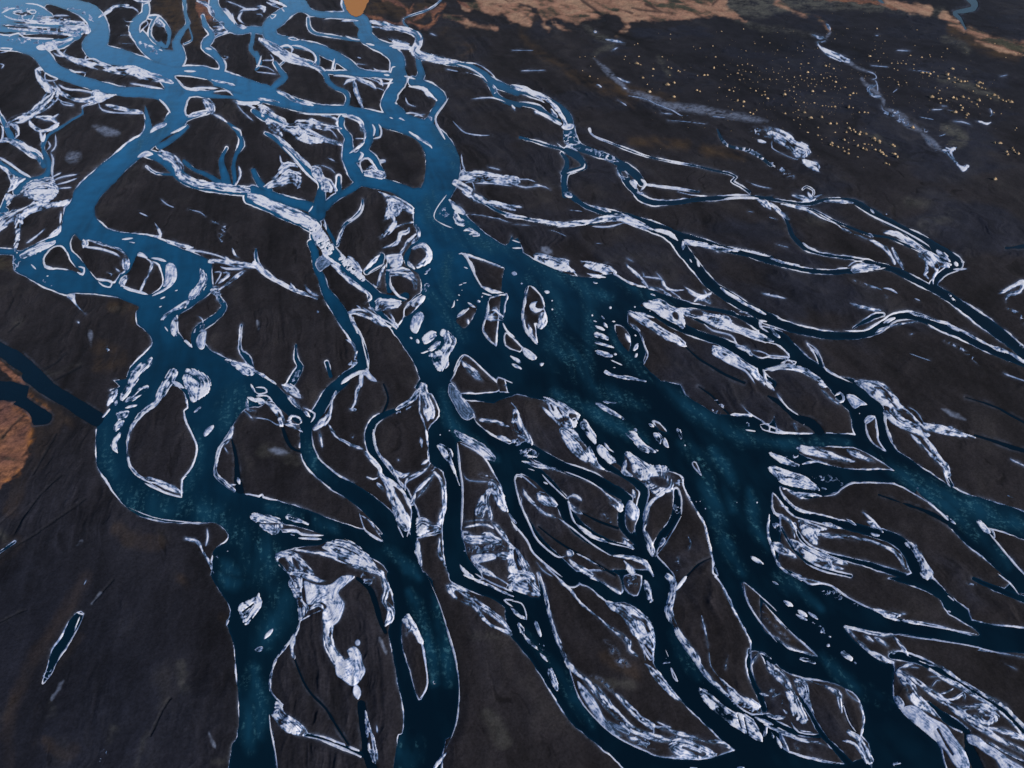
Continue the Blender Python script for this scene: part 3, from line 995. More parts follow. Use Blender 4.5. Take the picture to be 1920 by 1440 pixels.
PW: 1260,-40 1350,130 1370,240 1290,340 1290,500 1310,600 1400,660 1430,860 1400,1050 1400,1180 1460,1460 1700,1460 1600,1320 1570,1230 1540,1080 1550,800 1530,640 1505,440 1600,460 1720,560 1790,680 1840,780 1890,960 1980,1080 1980,450 1900,450 1750,370 1650,280 1560,120 1440,-40
PF*78: 1215,20 1270,-10 1300,90 1355,220 1300,285 1265,260 1240,120
F 14: 1230,20 1230,200 1270,330 1290,480 1300,600
F 18: 1310,590 1270,640 1200,680 1130,720 1110,790
F 26: 1240,610 1290,570
V 40: 1310,620 1350,660
F 18: 1235,400 1245,480
PF*79: 1360,450 1460,490 1480,620 1525,760 1470,620 1400,540
I 9: 1378,380 1384,382
I 9: 1448,348 1452,352
V 20: 1380,610 1400,660
PT*80: 1440,60 1465,-10 1560,120 1640,220 1600,270 1540,250 1480,150
F 26: 1480,20 1560,130 1650,260
F 20: 1650,270 1800,290 1900,325
F 20: 1790,395 1860,410 1905,430
PF*81: 1490,345 1560,370 1700,450 1780,520 1795,580 1720,555 1600,460 1500,390
I 14: 1510,440 1530,640 1550,800 1540,1080
I 11: 1530,445 1700,540 1790,690
I 9: 1555,680 1600,730 1745,742
V 30: 1680,690 1790,710
PF*82: 1740,790 1690,850 1650,930 1645,1000 1700,1010 1730,960 1765,1035 1760,950 1740,870 1765,810
PF*83: 1755,720 1820,740 1860,840 1895,960 1830,940 1775,850 1740,780
F 16: 1890,960 1960,1060
F 12: 1560,1040 1640,1030 1750,1030
F 14: 1560,1080 1700,1060 1780,1090
PF*84: 1548,1100 1650,1140 1750,1115 1840,1170 1840,1220 1700,1210 1600,1205 1550,1160
F 40: 1770,1040 1840,1120 1930,1230
V 60: 1560,1250 1700,1240 1900,1240
PI*85: 1615,1290 1780,1278 1800,1320 1700,1345 1640,1350
F 50: 1800,1290 1940,1300
F 36: 1650,1350 1720,1410 1800,1460
F 16: 1515,1330 1560,1400 1640,1460
I 12: 1120,800 1120,750 1200,700 1280,650
F 36: 1140,860 1165,900 1190,830
F 22: 1190,820 1290,720 1340,675
F 14: 1210,860 1270,790 1330,700
F*86: 1340,670,22 1385,720,28 1405,800,34 1410,900,30 1380,1030,24 1340,1110,20
PF*87: 1208,1010 1280,1015 1320,1050 1380,1055 1370,1100 1290,1112 1210,1135
W 16: 1200,1148 1300,1130 1380,1110
PL: 1210,1165 1370,1150 1380,1300 1450,1460 1280,1460 1220,1300
F 12: 1200,1160 1290,1135 1370,1135
F 40: 1215,1180 1215,1260 1240,1360
F 26: 1375,1150 1380,1280 1440,1430
T 60: 100,500 250,520
@960,720
PW: -30,-20 1140,-20 1300,80 1500,210 1600,230 1800,240 1920,310 1980,330 1980,1460 1560,1460 1500,1300 1470,1200 1440,1050 1370,930 1290,780 1280,700 1200,660 1060,620 980,580 850,510 840,640 780,590 700,600 620,540 560,430 450,330 490,220 320,130 200,90
W: 470,280,50 520,380,50 600,480,50 680,590,60 800,680,60 920,740,60 990,800,70 970,900,70 950,1000,60 960,1100,80 980,1200,100 1040,1290,80
W: 100,480,100 250,560,90 400,630,80 600,700,80 750,790,80 860,850,90 830,950,60 830,1050,70 890,1130,70 960,1200,80
W: -20,560,180 150,650,110 280,770,100 370,880,100 420,980,100 520,1100,100 680,1200,100 820,1250,110 980,1270,110 1060,1340,110 1160,1450,110
W: -40,760,60 0,900,90 60,1000,100 130,1120,110 230,1250,120 350,1370,130 450,1460,130
B: 200,1070,8 300,1150,14 420,1230,18 600,1330,20 770,1430,20
PL: 22,720 60,690 190,800 260,860 150,900 60,850
PL: 860,900 900,880 950,950 930,1050 900,1120 850,1050
PI*88: 860,900 900,882 950,950 925,1025 880,1010 850,950
PL: 1040,870 1190,840 1190,950 1150,1060 1080,1190 1030,1150 1010,1000
W: 1230,800,40 1240,930,70 1200,1040,60 1130,1130,60 1070,1230,50 1060,1290,50
F*89: 1190,800,22 1080,850,26 1020,930,38 1000,1040,26 990,1100,30 1030,1200,56 1060,1280,36
PF: 1130,1145 1155,1170 1120,1220 1098,1200
V 50: 1230,900 1240,960
I 10: 1250,780 1270,870 1270,980
I 8: 1270,990 1150,1200 1070,1300
F 12: 1285,770 1370,930 1440,1050 1480,1200 1510,1330 1550,1450
PF*90: 225,98 330,118 492,215 500,250 460,335 370,335 330,270 250,150
PX: 430,222 490,235 465,280 430,255
X 14: 290,160 310,200
X 10: 340,180 370,230
F 20: 210,165 300,250 360,320
PF*91: 355,330 460,350 520,430 575,500 605,575 540,585 460,530 390,440 362,390
PX: 510,430 560,478 550,500 510,460
F 46: 580,470 620,600 690,640
PF*92: 512,285 555,268 600,340 635,400 632,452 590,412 520,335
PF*93: 636,470 680,460 740,530 782,580 720,592 660,530
F 18: 690,440 720,480 762,512
PF*94: 615,135 680,148 760,205 825,250 760,235 660,180
F 12: 680,130 790,145
V 12: 820,250 875,282
T 30: 930,215 990,265
PL: 1055,280 1110,298 1165,362 1100,340
I 7: 1060,282 1110,300 1160,360
F 16: 1025,300 1060,320
PF*95: 845,370 920,358 960,410 1010,460 1088,505 1030,518 960,500 910,430
F 20: 915,340 935,350
PF: 1060,370 1110,368 1132,410 1110,452 1080,420
PI: 1140,400 1160,420 1178,478 1150,470 1130,440
PF: 1228,335 1260,340 1282,415 1250,392
I 10: 1294,456 1300,464
PL: 1355,592 1380,592 1415,680 1365,620
I 7: 1350,592 1378,588 1420,686 1362,622 1350,592
PF*96: 848,513 900,525 1000,590 1050,620 1025,690 970,722 920,690 895,610
F 40: 850,580 840,650 900,690
PF*97: 1045,620 1160,615 1190,700 1205,785 1090,850 1030,790 978,725
PX: 1030,710 1100,700 1160,730 1150,780 1060,760
V 66: 1230,690 1270,750
PL: 630,645 740,660 900,750 938,820 925,865 840,790 700,700
F 30: 905,800 925,855
I 7: 380,650 560,720 680,800 740,880
PF*98: 700,820 760,855 832,900 812,955 740,890
PF*99: 5,200 38,195 75,300 155,440 120,440 50,400 0,330
I 8: -10,140 35,190
V 50: 0,430 60,450
V 60: 60,500 200,540
F 26: 70,580 200,615 375,652
F 14: 100,540 180,545
I 7: 110,630 170,650
I 9: 220,670 280,740 410,862
I 11: 235,735 268,750
I 10: 20,740 22,700 60,680 190,790
F 24: 80,790 110,850 180,920
PF*100: 175,820 260,815 320,870 345,915 290,932 210,895
F 14: 180,920 230,970 330,1005
F 24: 420,855 460,842 520,880
F 28: 420,885 460,940 530,975
I 11: 420,880 450,1000 480,1050
F 18: 480,1050 600,1140 720,1190
I 8: 720,1190 900,1232
B: 530,970,10 650,1030,16 790,1080,18
V 18: 660,950 700,1000 755,1055
PF: 820,1145 870,1178 912,1235 850,1212
I 9: 340,1005 450,1080 600,1200 760,1300
F*101: 765,1290,16 900,1300,34 1000,1345,34 1060,1440,14
F 44: 840,1330 900,1400 930,1460
F 44: 425,1250 445,1290
F 40: 430,1320 500,1380 610,1435
F 10: 480,1270 560,1310 700,1390
I 13: -10,1030 110,1170 160,1270 300,1390 380,1450
I 12: 20,740 60,890 130,1050 190,1170 300,1270 360,1300 410,1290
PF*102: -20,1210 60,1260 110,1340 150,1440 100,1470 -20,1460
X 20: 20,1250 30,1330 70,1440
I 7: 180,1330 230,1400 310,1450
F 20: 1320,1155 1338,1200 1325,1250
V 18: 1240,1310 1235,1420
PF*103: 1790,1293 1850,1312 1885,1358 1840,1345
I 7: 1378,880 1384,884
I 7: 1408,880 1414,880
I 7: 1448,932 1452,938
V 14: 1680,890 1695,892
I 8: 1835,885 1840,892
B: 1500,1300,6 1400,1350,10 1310,1440,14
B: 1400,20,8 1500,90,14 1560,160,14 1620,220,14
V 22: 1510,90 1560,150 1640,210
F 22: 1640,230 1800,238
V 18: 1490,190 1600,240
V 30: 1740,300 1820,300
I 8: 1860,305 1920,300 1930,350 1880,340 1860,305
I 8: 1750,343 1835,356
I 5: 1720,165 1780,220 1920,300
@1440,720
W: -60,410,120 200,420,100 450,420,100 650,430,100 800,490,110 950,570,140 1100,680,150 1250,800,190 1400,890,190 1600,960,200 1800,1020,200 2000,1090,200
PW: -40,440 220,450 230,520 400,590 650,640 900,640 1100,700 1100,820 950,750 700,740 600,750 530,800 400,845 250,855 90,765 40,820 -40,800
PL: 270,530 450,570 650,595 860,600 760,632 600,635 400,585
W: 60,700,90 60,800,70 130,900,60 220,970,60 400,1015,60 600,1065,65 800,1115,75 950,1165,90 1060,1260,100 1110,1380,100 1150,1450,80
W: 1400,1030,120 1550,1140,180 1680,1260,150 1800,1380,130 1900,1480,120
PW: 1200,850 1560,1000 1700,1150 1420,1080 1250,920
PW: -60,800 20,830 0,1000 10,1180 40,1300 100,1400 150,1460 -60,1460
PL: 32,835 50,825 120,920 160,960 200,1010 50,970
PW: 440,-40 640,-40 760,80 860,160 880,280 930,440 1050,580 1300,740 1375,780 1350,810 900,600 760,440 660,400 610,220 570,170 480,60
PL: 740,280 800,255 810,330 830,430 885,505 780,440 740,350
F 10: 500,90 540,65 568,95 560,130 525,130 505,100
PI*104: 588,80 640,80 690,115 745,155 690,162 650,187 610,140
PI*105: 720,275 750,238 802,240 790,270 740,300
I 8: 732,290 740,370 776,442
I 12: 805,250 820,350 830,430 886,506
I 7: 682,220 690,222
F 36: 380,0 440,20
F 14: 400,50 450,100 550,168
F 12: 870,200 890,330 940,462
PF*106: 640,-20 820,-10 930,60 1000,160 1080,220 1160,320 1250,370 1180,350 1060,240 940,190 860,150 760,70
X 10: 800,30 870,50 930,130
X 8: 850,100 900,120 960,180
F*107: 880,210,28 960,300,38 1080,350,38 1170,400,30 1260,560,38 1330,620,50 1350,680,36
F*107: 930,200,40 1020,280,46 1120,330,44 1200,385,34
F 18: 1120,330 1200,430 1290,560 1360,650
F 18: 1060,370 1160,470 1240,560
I 8: 1050,180 1110,210 1170,300
PF*108: 1160,300 1300,310 1420,350 1555,407 1450,402 1300,378 1200,355
B: 1550,385,14 1700,430,26 1850,480,30 1960,510,30
B: 1480,100,6 1700,170,14 1960,310,18
I 9: 1310,640 1340,730 1370,775
W: 1340,680,14 1380,760,20
PF*109: 205,465 330,468 450,500 550,550 645,582 560,590 430,560 270,520
PF*110: 585,490 650,500 740,550 802,592 720,572 620,532
PF*111: 5,512 100,540 150,560 245,622 150,612 80,580
V 18: 110,545 240,545
F 12: 260,600 370,580 460,610
PF*112: 5,612 150,650 280,690 385,785 350,800 200,770 100,740 40,680
V 50: 330,700 470,710 550,750
F 14: 400,780 440,790
PF*113: 88,765 200,800 300,808 410,842 300,842 240,862 180,820 110,790
F 12: 90,770 100,820 170,900 240,950 330,980
I 9: 400,845 500,830 560,780 650,745 860,740
I 7: 870,740 1000,770 1100,830 1200,890
F 16: 1200,890 1300,970 1405,1052
B: 830,830,6 1000,890,12 1200,960,28 1390,1060,40
V 12: 1110,780 1150,790
F 9: 90,910 150,930 160,980
F 26: 40,970 130,1010 200,1080 210,1120
PF*114: 225,1010 330,1050 450,1085 380,1120 362,1210 280,1150 240,1080
F*115: 370,1130,30 500,1140,34 640,1160,34 750,1175,26 880,1220,24 980,1290,30 1022,1380,16
PF: 410,1042 500,1050 565,1088 470,1080
PI: 770,1112 840,1132 820,1145 780,1135
PF*116: 710,968 790,1020 862,1112 800,1090 735,1035 770,1030
F 14: 590,1015 660,1060
I 7: 510,1005 540,1030
PF*117: 1025,1182 1110,1220 1180,1330 1245,1450 1160,1450 1130,1340 1080,1260
V 28: 1020,1390 1070,1390
F 14: 10,980 0,1100 30,1230 70,1340 150,1420 220,1450
PF*118: 15,1180 100,1210 220,1310 120,1290 40,1230
V 40: 40,1020 90,1110
PF*119: 165,1160 260,1200 400,1260 540,1310 595,1350 480,1355 565,1392 400,1380 280,1310 190,1220
F 18: 180,1090 200,1160
W: 200,1050,16 240,1150,22 340,1240,24 500,1290,30 700,1340,40 900,1400,50 1020,1440,50
W: 100,1080,12 180,1220,18 300,1340,24 450,1400,24 620,1440,24
PF*120: 1565,1035 1600,1025 1668,1115 1620,1105
I 10: 1660,1120 1750,1230 1850,1350 1940,1450
F 12: 1815,570 1930,625
F 12: 1795,840 1855,867
T 24: 1300,190 1480,270
F 26: -10,-10 45,50
B: 0,90,12 100,150,40 200,240,50 330,300,70 390,370,60
I 10: 60,70 150,180 240,240
V 18: 180,300 270,300
F 12: 190,300 220,370
I 9: 0,310 70,340 140,375
I 8: -20,350 100,375
@0,1080
PW: 580,270 625,285 580,400 500,530 420,660 380,740 320,805 350,700 390,560 460,450 520,340
V 44: 375,700 335,780
F 12: 575,275 622,290
F 7: 600,300 550,430
T 12: 480,790 420,880 390,930
V 40: 800,1300 750,1400
I 6: 650,35 632,70
T 6: 760,130 690,210
T 24: 1570,1180 1620,1300
PW: 1600,-20 1640,100 1720,230 1725,300 1700,370 1750,500 1770,700 1790,950 1780,1200 1720,1380 1660,1460 1980,1460 1980,-20
PF*121: 1790,225 1850,190 1920,150 1970,200 1900,310 1850,365 1810,320
X 12: 1820,270 1900,210
I 8: 1700,370 1716,330
@480,1080
PW: -20,-20 240,-20 310,200 330,340 250,500 160,610 110,760 110,860 170,960 110,1040 100,1130 140,1300 160,1460 -20,1460
PW: 990,-30 1010,100 1040,250 1000,370 990,430 1030,600 1060,800 1105,1000 1100,1180 1050,1300 960,1460 1310,1460 1400,1340 1470,1200 1510,1050 1525,850 1500,650 1420,350 1360,170 1270,-30
PL: 1100,340 1150,300 1240,480 1280,700 1270,850 1220,930 1150,700 1100,550 1088,430
PF*122: 1095,330 1130,285 1165,310 1255,490 1220,500 1165,410 1130,450 1120,380
I 10: 1240,500 1285,750 1270,860 1220,930
F*123: 940,-20,40 980,100,44 960,190,40 1015,260,50 1000,330,50 970,370,20
V 90: 820,-20 870,60
B: 760,20,20 850,90,36 900,220,40 930,330,40 970,420,30
PF*124: 245,30 345,20 350,180 405,240 330,345 310,220 270,120
X 6: 262,90 330,92
X 6: 272,130 335,130
X 6: 285,170 340,170
X 6: 300,215 345,210
PI*125: 360,40 450,70 560,65 640,5 740,5 690,60 620,130 665,210 640,310 590,370 510,370 500,280 530,230 480,200 390,220 370,120
F*125: 545,380,84 540,480,76 580,590,80 640,670,110
PI*125: 600,640 650,640 700,610 680,565 735,530 782,570 800,650 822,720 770,800 720,830 640,775 600,740
I 40: 760,485 765,520
I*125 56: 750,820 765,920
F 40: 300,-30 420,20 520,45
F 34: 400,260 470,220 510,250
B: 790,960,60 800,1080,60 810,1200,50 830,1330,60 880,1460,70
PF*126: 820,1010 860,1130 900,1270 905,1410 860,1350 820,1200
X 16: 850,1180 865,1290
I 14: 905,1120 910,1180
B: 280,600,12 350,780,16 420,890,16 520,990,18 600,1120,18 690,1260,12
PF*127: 150,940 200,960 210,1020 330,1100 385,1185 300,1200 200,1150 125,1060 130,1020
W: 370,1190,20 500,1220,30 620,1270,30 800,1340,40
I 9: 100,1040 110,1150 140,1300 162,1450
I 9: 380,1205 500,1232 640,1285 790,1352
PF: 255,490 300,430 285,560 295,612 270,612
F 13: 330,350 290,450 160,610 110,760 110,860 180,940
F 12: 330,340 420,290 490,265
PI: 60,475 75,430 130,392 110,440
F 36: 0,560 50,540
F 20: 0,260 20,130
I 6: 1270,-30 1360,170 1420,350 1500,650 1525,850 1510,1050 1470,1200 1400,1340
F 26: 1330,1450 1430,1320
T 10: 930,470 975,590
V 14: 1330,790 1345,810
V 26: 1340,1390 1380,1360
W: 1500,0,110 1640,80,90 1780,130,90 1900,200,100 2020,300,120
PF*128: 1430,90 1460,50 1560,90 1680,190 1800,280 1860,330 1925,445 1800,400 1700,340 1640,260 1540,200 1480,170
PX: 1500,110 1560,160 1550,185 1490,140
PX: 1680,260 1750,300 1880,400 1760,360
F 12: 1560,-10 1700,50 1930,155
I 10: 1640,-20 1760,50 1930,120
I 9: 1740,-20 1930,85
I 9: 1930,180 1860,180 1930,235
@960,1080
PW: -40,80 0,100 200,160 190,-20 230,90 280,300 330,450 430,700 490,900 620,1060 760,1190 900,1260 1070,1345 1300,1375 1500,1360 1660,1305 1800,1230 1980,1280 1980,1560 1800,1560 830,1440 700,1320 570,1210 430,1090 270,840 130,620 -40,390
PW: 380,-30 480,40 600,100 720,200 850,200 960,270 1050,380 1070,500 1060,650 1130,760 1250,920 1400,1070 1560,1220 1660,1305 1980,1400 1980,1060 1800,1040 1680,960 1560,860 1440,750 1370,640 1280,520 1200,350 1160,200 1170,-30
PL: 560,-30 650,30 800,130 830,80 770,-30
PL: 840,0 970,0 940,150 850,100
PF*129: -20,-30 150,-20 180,60 205,162 0,100 -20,90
I 8: -10,185 70,205 102,270 110,330
F 26: -10,235 50,290 110,325
F 34: 50,350 90,440
F 20: 90,440 130,490 200,555
F 16: 210,580 265,640
PI: 165,352 190,343 222,440 205,452
V 36: 210,510 240,550
PF*130: 258,722 300,690 345,800 342,865 305,820
F*131: 200,-20,12 250,130,20 290,330,28 350,500,32 430,670,34 540,770,44 640,870,60 720,970,62 800,1060,60 900,1150,50 1050,1210,46 1170,1240,40
PI*132: 485,790 540,830 640,960 700,1080 825,1205 740,1170 620,1050 520,900
PX: 640,960 700,1000 740,1070 700,1060
I 8: 440,720 500,910 620,1065 760,1190 900,1270 1060,1335
PT: 720,1090 860,1150 875,1195 760,1140
PI: 868,1200 940,1218 945,1235 890,1238
PI: 958,1238 1030,1262 980,1268
V 50: 850,1190 1080,1300
PF*133: 1175,1255 1250,1220 1350,1240 1535,1338 1400,1372 1300,1370 1200,1320
X 14: 1280,1290 1420,1345
I 8: 1200,1350 1400,1375 1535,1345
F 26: 1150,1240 1280,1210
F*134: 780,890,18 880,990,44 960,1070,44 1050,1130,50
F*134: 1050,1130,20 1150,1150,24 1300,1200,30 1450,1240,30 1580,1260,40 1665,1305,12
F 10: 1080,1095 1200,1150
I 10: 1060,1130 1060,1205
V 12: 580,760 660,780 770,890
F*135: 360,40,10 440,110,14 510,200,16 600,280,18 680,350,24 800,440,34 870,500,40 880,560,20 940,600,20
V 16: 700,490 760,525
V 44: 740,560 800,590
V 40: 780,630 870,680
PF*136: 695,190 780,198 900,230 1010,300 1060,400 1062,570 1000,520 940,460 880,380 800,290 740,250
X 12: 900,300 990,350 1020,420
F 32: 880,370 940,465
W: 950,470,10 1000,560,18 1040,620,20
PF*137: 995,660 1080,700 1180,820 1290,955 1200,912 1130,850 1060,760
I 7: 975,500 1000,640
I 7: 1190,680 1242,790 1210,760 1190,690
V 40: 1130,635 1180,650
I 5: 1150,550 1175,610
PF: 985,40 1020,35 1050,110 1050,200 1000,150
V 70: 860,20 930,60
F 16: 560,-10 700,60 810,132
F*138: 1170,0,40 1210,60,50 1190,200,50 1175,260,56 1215,360,40 1260,450,42 1360,590,50 1420,690,36 1520,800,26 1620,900,16
F 20: 1310,0 1220,120
F 12: 1420,300 1450,420 1470,550
I 7: 1475,560 1490,680 1560,770
PF*139: 1550,760 1640,830 1720,900 1845,950 1845,1000 1720,990 1640,900
V 56: 1660,940 1780,1000
V 30: 1780,1010 1880,1035
V 36: 1400,780 1430,800
PF*140: 1395,860 1440,848 1540,930 1650,1010 1750,1040 1830,1100 1875,1240 1780,1200 1640,1110 1540,1040 1460,950
X 8: 1740,1060 1770,1190
X 8: 1690,1040 1720,1140
F 26: 1820,1060 1960,1115
F 26: 1910,1100 1890,1200 1860,1230
PW: 1550,-20 1600,100 1720,360 1790,500 1790,560 1850,570 1980,660 1980,-20
PL: 1735,45 1980,265 1980,490 1850,320 1750,150
I 7: 1737,42 1930,210 1990,270
I 9: 1737,50 1760,180 1850,330 1990,500
V 20: 1850,250 1930,350
W: 1780,560,30 1775,680,36 1810,800,36 1860,900,40 1890,1000,40
F 16: 1790,675 1820,620 1865,570 1960,640
F 10: 1560,30 1620,180 1720,360 1790,500 1780,600
V 8: 1600,700 1610,600
F 12: 1340,1437 1400,1440
F 12: 1690,1437 1740,1437
F 20: 1860,880 1920,900
@1440,1080
PW: -40,-30 180,-30 300,60 400,60 480,80 600,160 780,250 950,310 1250,370 1500,440 1585,440 1520,380 1350,280 1280,170 1100,80 900,20 1000,0 1120,-30 1230,10 1350,130 1500,250 1700,370 1980,480 1980,625 1720,570 1600,540 1400,500 1000,440 850,430 590,380 620,450 740,560 850,640 940,660 940,800 950,940 1100,1100 1300,1300 1450,1460 800,1460 780,1380 700,1200 720,1080 700,970 640,880 500,810 300,770 130,720 40,640 -40,600
PL: -40,200 60,320 200,450 372,602 180,540 60,470 -40,390
PW: -40,1270 150,1320 400,1390 580,1410 560,1380 620,1400 780,1440 800,1480 -40,1480
W: 240,900,26 320,1040,30 400,1180,40 500,1290,40 620,1420,60
B: 560,960,14 600,1080,20 650,1170,20
W: -20,1090,50 80,1130,60 200,1170,40 380,1200,30
F 36: 180,-10 290,30
V 44: 390,120 500,140 570,180
I 6: 290,25 400,50
V 16: 620,190 700,240
PF*141: 770,242 880,262 1025,288 960,320 1100,350 1200,368 1050,352 920,322 840,285
I 7: 480,80 600,160 780,250
I 7: 1100,355 1300,390 1570,440
F 24: 120,190 180,225
F 34: 230,260 290,300
F 24: 300,270 370,320
F 18: 210,290 290,330
V 44: 330,350 430,430
F 18: 455,460 470,462
F 16: 445,520 460,520
F*142: 565,580,40 620,620,34
F 16: 640,640 670,662
F*143: 245,620,18 300,635,24 350,650,16
F 12: 30,40 85,68
I 6: -20,220 200,450 365,602
F 13: -20,400 160,540 260,570 370,605
V 24: 50,370 150,480
F*144: 580,380,18 700,410,24 850,440,30 925,445,30
I 9: 930,440 1200,475 1500,520 1700,570 1960,620
F*144: 585,390,14 680,490,22 770,570,26 860,620,40 935,650,20
F 18: 710,440 780,490
F 24: 800,465 900,530
F 26: 935,450 1000,530 1050,595
V 20: 910,575 960,570
W: 930,600,50 1000,600,70 1100,625,60 1200,665,50 1300,715,40 1500,830,40 1650,940,40 1780,1020,44 1880,1130,44 1980,1260,44
F*145: 1050,600,10 1200,660,12 1300,685,24 1450,790,14 1600,880,20 1760,970,26 1850,1060,18 1960,1180,16
F*146: 1210,700,14 1300,760,28 1400,810,40 1550,900,32 1700,990,28 1800,1080,22 1940,1220,18
F 22: 970,700 1050,665 1095,665
I 10: 1060,685 1135,692
F*147: 975,710,20 1100,790,34 1250,890,50 1400,1000,64 1550,1110,56 1700,1210,40 1960,1350,34
F 18: 1290,890 1350,870 1390,840
F 20: 1340,930 1400,920 1460,885 1470,930
PF*148: 1390,960 1500,985 1600,950 1700,1010 1742,1060 1680,1115 1620,1120 1520,1080
PX: 1480,1010 1560,1000 1570,1030 1500,1040
PX: 1600,1060 1660,1060 1640,1090
I 10: 1640,1012 1720,1000
I 7: 1200,762 1285,755
I 8: 1220,840 1260,790 1290,790
F 40: 1650,1140 1800,1180 1960,1235
PF*149: 955,725 1020,740 1100,830 1125,880 1200,960 1300,1075 1200,1022 1100,970 1030,870
X 10: 1080,830 1130,900
PF*150: 945,930 965,895 1010,950 1005,1005
PI*151: 1000,990 1100,975 1200,1050 1330,1120 1400,1220 1480,1320 1510,1450 1410,1440 1300,1280 1150,1150 1020,1040
X 12: 1270,1150 1330,1260 1380,1340
W: 1200,960,40 1300,1040,60 1400,1110,70 1500,1170,30
B: 1490,1180,40 1510,1300,60 1580,1450,80
PI*152: 1490,1190 1560,1200 1640,1260 1700,1290 1800,1370 1920,1450 1760,1470 1700,1380 1620,1330 1560,1280 1500,1245
F 12: 1640,1240 1780,1320 1940,1400
B: 1640,1260,10 1750,1310,14 1900,1390,16
PF*153: -10,630 60,690 120,730 190,850 220,930 170,960 130,850 60,780 -10,700
PF*154: 195,790 250,768 302,820 310,920 345,1045 290,960 240,900
PF*155: 130,870 200,880 230,930 260,1010 295,1080 262,1112 180,1050 165,960
V 66: 0,850 60,900 120,960
F 36: -10,1040 60,1060 130,1060
F 16: 110,1000 145,1040
F*156: -20,1110,24 100,1170,30 250,1230,24 400,1260,14 475,1300,8
F 16: 20,1160 40,1215
F 18: 90,1180 120,1250 150,1312
F 12: 60,1200 100,1290
V 26: 200,1240 225,1310
V 14: 290,1240 315,1300
I 8: 160,1080 230,1170 380,1190
F 12: 250,770 400,820 430,830
F*157: 430,830,22 480,860,40 525,900,44 550,1025,10
I 9: 580,850 640,880 688,948 610,900 580,850
F 14: 685,955 715,1050 710,1150 690,1205
I 8: 560,950 600,1080 660,1170
F*158: 600,1170,24 660,1210,50 720,1290,50 765,1385,50
F 18: 560,1240 640,1260 700,1330 740,1410
I 6: 330,1360 450,1390 585,1412
W: 1540,20,30 1700,90,40 1880,160,50 1980,195,50
I 7: 1720,-20 1820,60 1885,145
PW: 1820,-20 1980,-20 1980,170 1880,130 1830,50
I 9: 1345,260 1370,270
I 8: 1340,140 1400,190
I 5: 1740,645 1860,705
V 46: 940,1410 1020,1430
V 12: 1490,60 1560,70
@0,0
N 50: 590,680 610,670
O 140: 1540,40 1560,90
N 300: 1300,60 1500,200
@480,0
PK: 672,-30 845,-30 830,40 800,95 745,122 700,90 675,40
N 130: 850,60 1000,40 1150,110 1300,60
O 16: 830,125 900,140 1010,175 1090,170 1140,110 1180,30
O 12: 1110,50 1060,20 960,0
O 22: 1390,40 1330,110 1330,160 1290,210 1240,200 1150,170
O 14: 1420,30 1380,70 1320,90 1280,60
O 14: 1240,210 1320,180 1370,120
O 30: 1000,0 1120,60 1140,100
O 12: 1180,160 1250,110 1300,60
R 90: 1600,40 1750,60 1950,90
R 60: 1680,0 1800,20 1950,40
R 30: 1420,120 1600,180 1800,220
O 10: 1500,0 1560,40 1660,80
N 26: 1400,260 1425,210
N 26: 1440,310 1560,340 1620,370 1540,430
@960,0
PR: -40,30 60,40 150,70 180,110 130,190 60,180 -40,150
PR: -40,-40 1560,-40 1600,40 1660,90 1700,130 1500,125 1300,145 1130,160 900,150 800,125 700,110 640,160 560,150 500,190 440,180 380,160 300,140 240,160 170,60 0,20 -40,20
R 18: 440,140 480,60 520,30
R 22: 250,150 240,190 280,230
R 24: 320,150 360,210 480,235
R 16: 300,140 310,180 400,220
R 16: 820,120 870,180 850,210 780,270
G 14: 520,0 640,90 700,150
G 10: 900,60 1000,80 1200,100
G 12: 1000,30 1060,60 1120,90
G 9: 800,70 900,100
G 10: 1540,0 1500,40
PY: 1560,-40 1980,-40 1980,90 1700,120 1600,40
R 20: 1540,20 1620,90 1700,130 1740,170
Y 14: 1700,160 1800,195 1920,220
N 30: 170,90 180,130 100,200 70,210 80,270 150,360
N 46: 150,360 230,430 380,500 450,570 560,610 650,650
N 40: 150,350 240,420
N 50: 400,510 500,600
N 46: 520,580 700,650
N 80: 700,680 900,700 1200,760
N 100: 660,640 850,690
N 40: 800,740 900,800
N 60: 1600,1140 1720,1180
N 80: 1450,1130 1700,1150
N 80: 900,1060 1300,1090
Y 26: 560,200 640,270 720,300
Y 24: 760,340 640,400 610,440
Y 14: 1100,430 1150,530 1180,560
@1440,0
PY: -40,-40 560,-40 900,60 600,75 330,60 200,90 0,100 -40,100
O 14: 500,0 700,10 850,30 960,70
O 24: 350,-10 600,5 760,10
R 20: 60,20 200,80 380,140 460,220
Y 40: 900,60 1100,90 1300,90
R 60: 880,10 1050,60 1200,80
R 50: 1320,120 1400,180 1500,230 1600,260
R 90: 1600,290 1750,330 1930,370
N 120: 1400,210 1600,330 1850,400
Y 12: 0,215 150,235 330,262
Y 90: 1350,970 1450,1040 1400,1080
Y 40: 1320,300 1450,330 1500,380
Y 30: 1280,590 1400,620 1600,680 1720,740
Y 16: 700,1000 850,1050 960,1110
@0,360
PE: -40,480 30,470 95,480 105,590 40,600 -40,590
N 60: -40,540 80,540
O 34: -40,1260 60,1350 180,1440
N 90: -40,1220 120,1340 280,1480
Y 26: 200,1400 420,1360 600,1290
N 80: 850,860 1000,880 1010,960
Y 30: 850,880 950,875
N 130: 760,1180 900,1260 760,1300
Y 40: 130,1000 160,970
G 12: 140,990 60,1060
G 14: 490,1210 420,1280 330,1330
G 16: 600,1310 380,1430
@1440,360
Y 60: 1050,80 1180,90
Y 70: 1150,230 1400,170
Y 50: 320,200 430,230
@0,720
PO: -60,130 60,140 150,180 220,240 242,330 222,420 200,560 140,660 60,730 -60,790
E 30: 20,400 80,330 180,240
E 26: -20,560 160,580
G 10: 20,400 80,330 180,240
